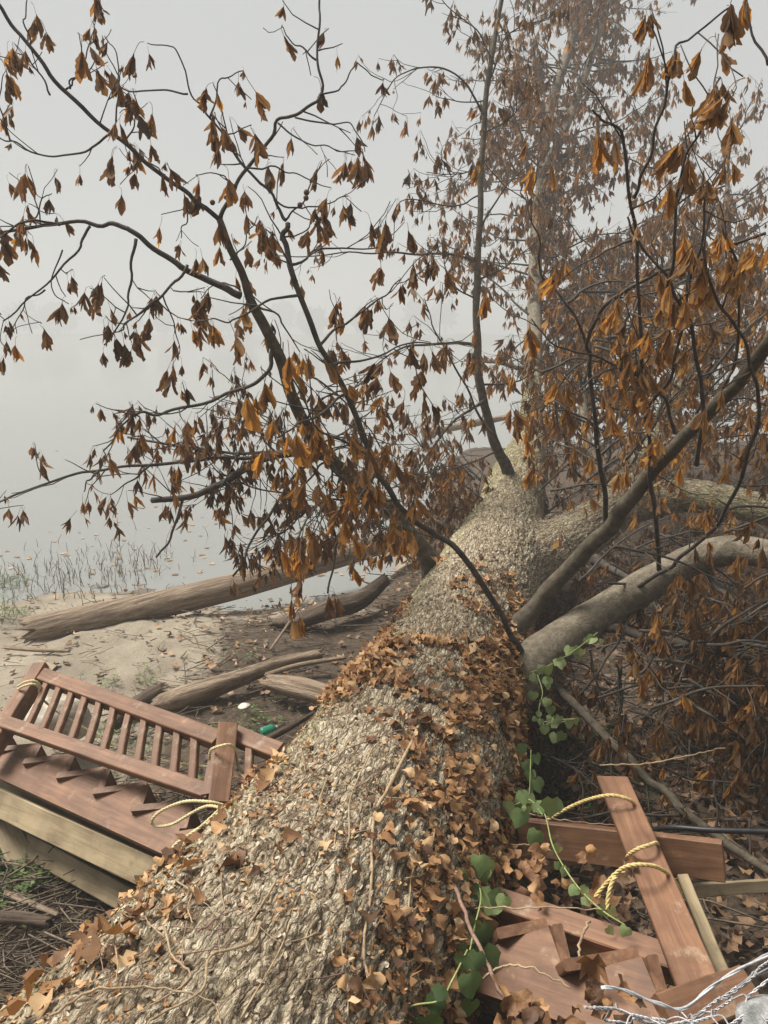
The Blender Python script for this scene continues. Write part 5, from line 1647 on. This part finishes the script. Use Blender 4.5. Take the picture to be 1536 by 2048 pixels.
def dens_twig(x, y):
    s = y - shore(x)
    d = smooth(-2.6, -1.3, x) * smooth(8.7, 7.2, y) * (x < .9)
    d = np.maximum(d, 0.9 * smooth(4.6, 3.9, y) * (x < 0))
    d = np.maximum(d, 0.45 * (x > .2) * (s < -1))
    return np.where(s < -.25, np.maximum(d, .13), 0)
mb = MB()
heap = np.column_stack([rng.uniform(-2.3, -.55, 2600), rng.uniform(2.3, 4.3, 2600)])
heap = np.column_stack([heap, ground_z(heap[:, 0], heap[:, 1]) + abs(rng.normal(0, .05, 2600))])
brush = np.column_stack([rng.uniform(.7, 4.5, 1800), rng.uniform(2.6, 8, 1800)])
brush = np.column_stack([brush, ground_z(brush[:, 0], brush[:, 1]) + abs(rng.normal(0, .06, 1800))])
for p in np.vstack([scatter(7000, dens_twig), heap, brush]):
    a = rng.normal(0.15 if p[0] < .5 else 0, .75)
    L = min(rng.exponential(.14) + .05, .7)
    d = np.array([math.cos(a), math.sin(a), rng.normal(0, .12)])
    b = np.cross(d, (0, 0, 1))
    lift = abs(rng.normal(0, .035)) + .006
    pts = np.array([p - d * L / 2, p + b * rng.normal(0, .03) * L * 3, p + d * L / 2]) + np.array([0, 0, lift])
    mb.tube(pts, rng.uniform(.0018, .0065) * np.array([1, 1, .6]), 3)
o = mb.build('twig_litter', M['twig'])
tag(o, 'matted dry twigs washed up on the mud', 'twigs', kind='stuff')

def dens_leaf(x, y):
    s = y - shore(x)
    d = np.where(x > .4, 1.0, 0.2) + .3 * smooth(4.8, 4, y) + .35 * smooth(-2.6, -1.0, x)
    return np.where(s < -.2, np.minimum(d, 1), 0)
mb = MB()
def flat_leaf(seed):
    r = np.random.default_rng(seed)
    a = np.linspace(0, 2 * math.pi, 9)[:-1]
    rd_ = np.array([1.0, .55, .8, .5, .75, .5, .8, .55]) * r.uniform(.8, 1.2, 8)
    o_ = np.stack([np.cos(a) * rd_ * .5, np.sin(a) * rd_ * .5, 0 * a], -1)
    o_[:, 2] = r.uniform(.2, 1.2) * o_[:, 0] ** 2 + r.uniform(-.8, .8) * o_[:, 0] * o_[:, 1] + r.uniform(-.08, .16, 8)
    return np.vstack([[(0, 0, 0)], o_]), np.array([(0, 1 + i, 1 + (i + 1) % 8) for i in range(8)])
FLAT = [flat_leaf(k) for k in range(12)]
lf = np.column_stack([rng.uniform(.45, 3.2, 3200), rng.uniform(2.0, 5.5, 3200)])
lf = np.column_stack([lf, ground_z(lf[:, 0], lf[:, 1]) + abs(rng.normal(0, .03, 3200))])
for k, p in enumerate(np.vstack([scatter(10000, dens_leaf), lf])):
    v, f = FLAT[k % 12]
    n2 = unit(np.array([rng.normal(0, .35), rng.normal(0, .35), 1]))
    t2 = unit(np.cross(n2, rng.normal(0, 1, 3)))
    x2 = np.cross(t2, n2)
    s = rng.uniform(.035, .095) * (1.2 if rng.random() < .1 else 1)
    mb.add(p + np.array([0, 0, .015 + abs(rng.normal(0, .012 if p[0] < .4 else .05))]) + (v[:, :1] * x2 + v[:, 1:2] * t2 + v[:, 2:] * n2) * s, f, rng.uniform(0, .95) * (1 if p[0] < .4 else .75))
o = mb.build('leaf_litter', M['litter'])
tag(o, 'dead leaves strewn over the ground', 'leaf litter', kind='stuff')
o.color = (0, 0, 0, 1)

# leaves and scum afloat near the shore
mb = MB()
for k in range(190):
    x = rng.uniform(-5.5, .4)
    y = float(shore(np.array([x]))[0]) + abs(rng.normal(0.6, 2.6)) + .1
    if rng.random() < .25: x, y = rng.uniform(-9, 2), rng.uniform(10, 24)
    v, f = MAP[k % 8]
    s = rng.uniform(.05, .12)
    a = rng.uniform(0, 6.28)
    w = v.copy(); w[:, 2] *= .15
    w = w @ rot_axis((0, 0, 1), a).T * s + np.array([x, y, WATER_Z + .007])
    mb.add(w, f, rng.uniform(.5, 1.1))
o = mb.build('floating_leaves', M['litter'])
tag(o, 'dead leaves afloat on the shallow water', 'leaf litter', kind='stuff')
o.color = (0, 0, 0, 1)

# reeds at the water edge, left
mb = MB()
for k in range(620):
    x = rng.uniform(-6.2, -2.3)
    s = rng.normal(-.1, .8)
    y = float(shore(np.array([x]))[0]) + s + .3
    if rng.random() < smooth(-3.4, -2.3, x): continue
    z = max(gz(x, y), WATER_Z) - .02
    h = abs(rng.normal(.08, .09)) + .04
    ln = rng.normal(0, .22, 2)
    pts = np.array([(x, y, z), (x + ln[0] * h * .4, y + ln[1] * h * .4, z + h * .55), (x + ln[0] * h * 1.2, y + ln[1] * h, z + h * (1 - .2 * abs(ln[0])))])
    mb.tube(spline(pts, 3), np.linspace(.005, .002, 7), 4)
    if rng.random() < .35:
        q = pts[1]
        mb.tube(np.array([q, q + np.array([rng.normal(0, .05), rng.normal(0, .05), .07])]), [.003, .001], 3)
o = mb.build('reeds', M['reed'])
tag(o, 'thin dead reed stems standing at the water edge', 'reeds', kind='stuff')

# green weeds
def weeds(name, label, spots_, n, h, spread):
    mb = MB()
    for (px, py) in spots_:
        c = on_ground(px, py)
        for k in range(n):
            p = c + np.array([rng.normal(0, spread), rng.normal(0, spread), 0])
            p[2] = gz(p[0], p[1])
            hh = abs(rng.normal(h, h * .4)) + .02
            l = rng.normal(0, .5, 2) * hh
            top_ = p + np.array([l[0], l[1], hh])
            a = rng.uniform(0, 6.28)
            for q in range(3):
                az = a + q * 2.1 + rng.uniform(-.4, .4)
                d = np.array([math.cos(az), math.sin(az), rng.uniform(-.3, .35)])
                b = np.array([-math.sin(az), math.cos(az), 0])
                s = rng.uniform(.018, .04)
                mb.add([top_, top_ + d * s * .5 + b * s * .35, top_ + d * s * 1.1, top_ + d * s * .5 - b * s * .35], [(0, 1, 2, 3)], rng.uniform(.1, .9))
            mb.tube(np.array([p, (p + top_) / 2 + .005, top_]), .0015, 3, .2)
    o = mb.build(name, M['grass'])
    tag(o, label, 'weeds', kind='stuff')
    o.color = (0, 0, 0, 1)
weeds('weeds', 'low green weeds on the dark ground under the low right limb', [(1160, 1540), (1200, 1600), (1150, 1585), (1180, 1500), (1420, 1400), (1120, 1520)], 46, .05, .13)
weeds('weeds', 'green weeds growing below the stairs at the left edge', [(15, 1730), (40, 1760), (5, 1780), (30, 1700)], 130, .05, .14)
weeds('weeds', 'scattered sprigs of green grass between the stair railing and the logs', [(260, 1490), (240, 1475), (290, 1500), (370, 1560), (300, 1350), (200, 1370), (480, 1320), (520, 1460), (560, 1450), (410, 1480)], 12, .045, .11)
weeds('weeds', 'yellow green weeds at the far left edge of the beach', [(5, 1195), (12, 1180), (20, 1240)], 50, .12, .13)

# ------------------------------------------------------------------ the fog
hz = MB()
x0, x1, y0, y1, z0, z1 = -450, 450, -120, 450, -3.6, 22.0
hz.add([(x0, y0, z0), (x1, y0, z0), (x1, y1, z0), (x0, y1, z0), (x0, y0, z1), (x1, y0, z1), (x1, y1, z1), (x0, y1, z1)],
       [(0, 3, 2, 1), (4, 5, 6, 7), (0, 1, 5, 4), (1, 2, 6, 5), (2, 3, 7, 6), (3, 0, 4, 7)])
hm = bpy.data.materials.new('fog')
hm.use_nodes = True
hm.node_tree.nodes.clear()
ho = hm.node_tree.nodes.new('ShaderNodeOutputMaterial')
hv = hm.node_tree.nodes.new('ShaderNodeVolumePrincipled')
hv.inputs['Color'].default_value = (0.58, 0.59, 0.595, 1)
hv.inputs['Density'].default_value = 0.0076
hv.inputs['Anisotropy'].default_value = 0.1
hm.node_tree.links.new(hv.outputs[0], ho.inputs['Volume'])
tag(hz.build('haze', hm, flat=True), kind='stuff')
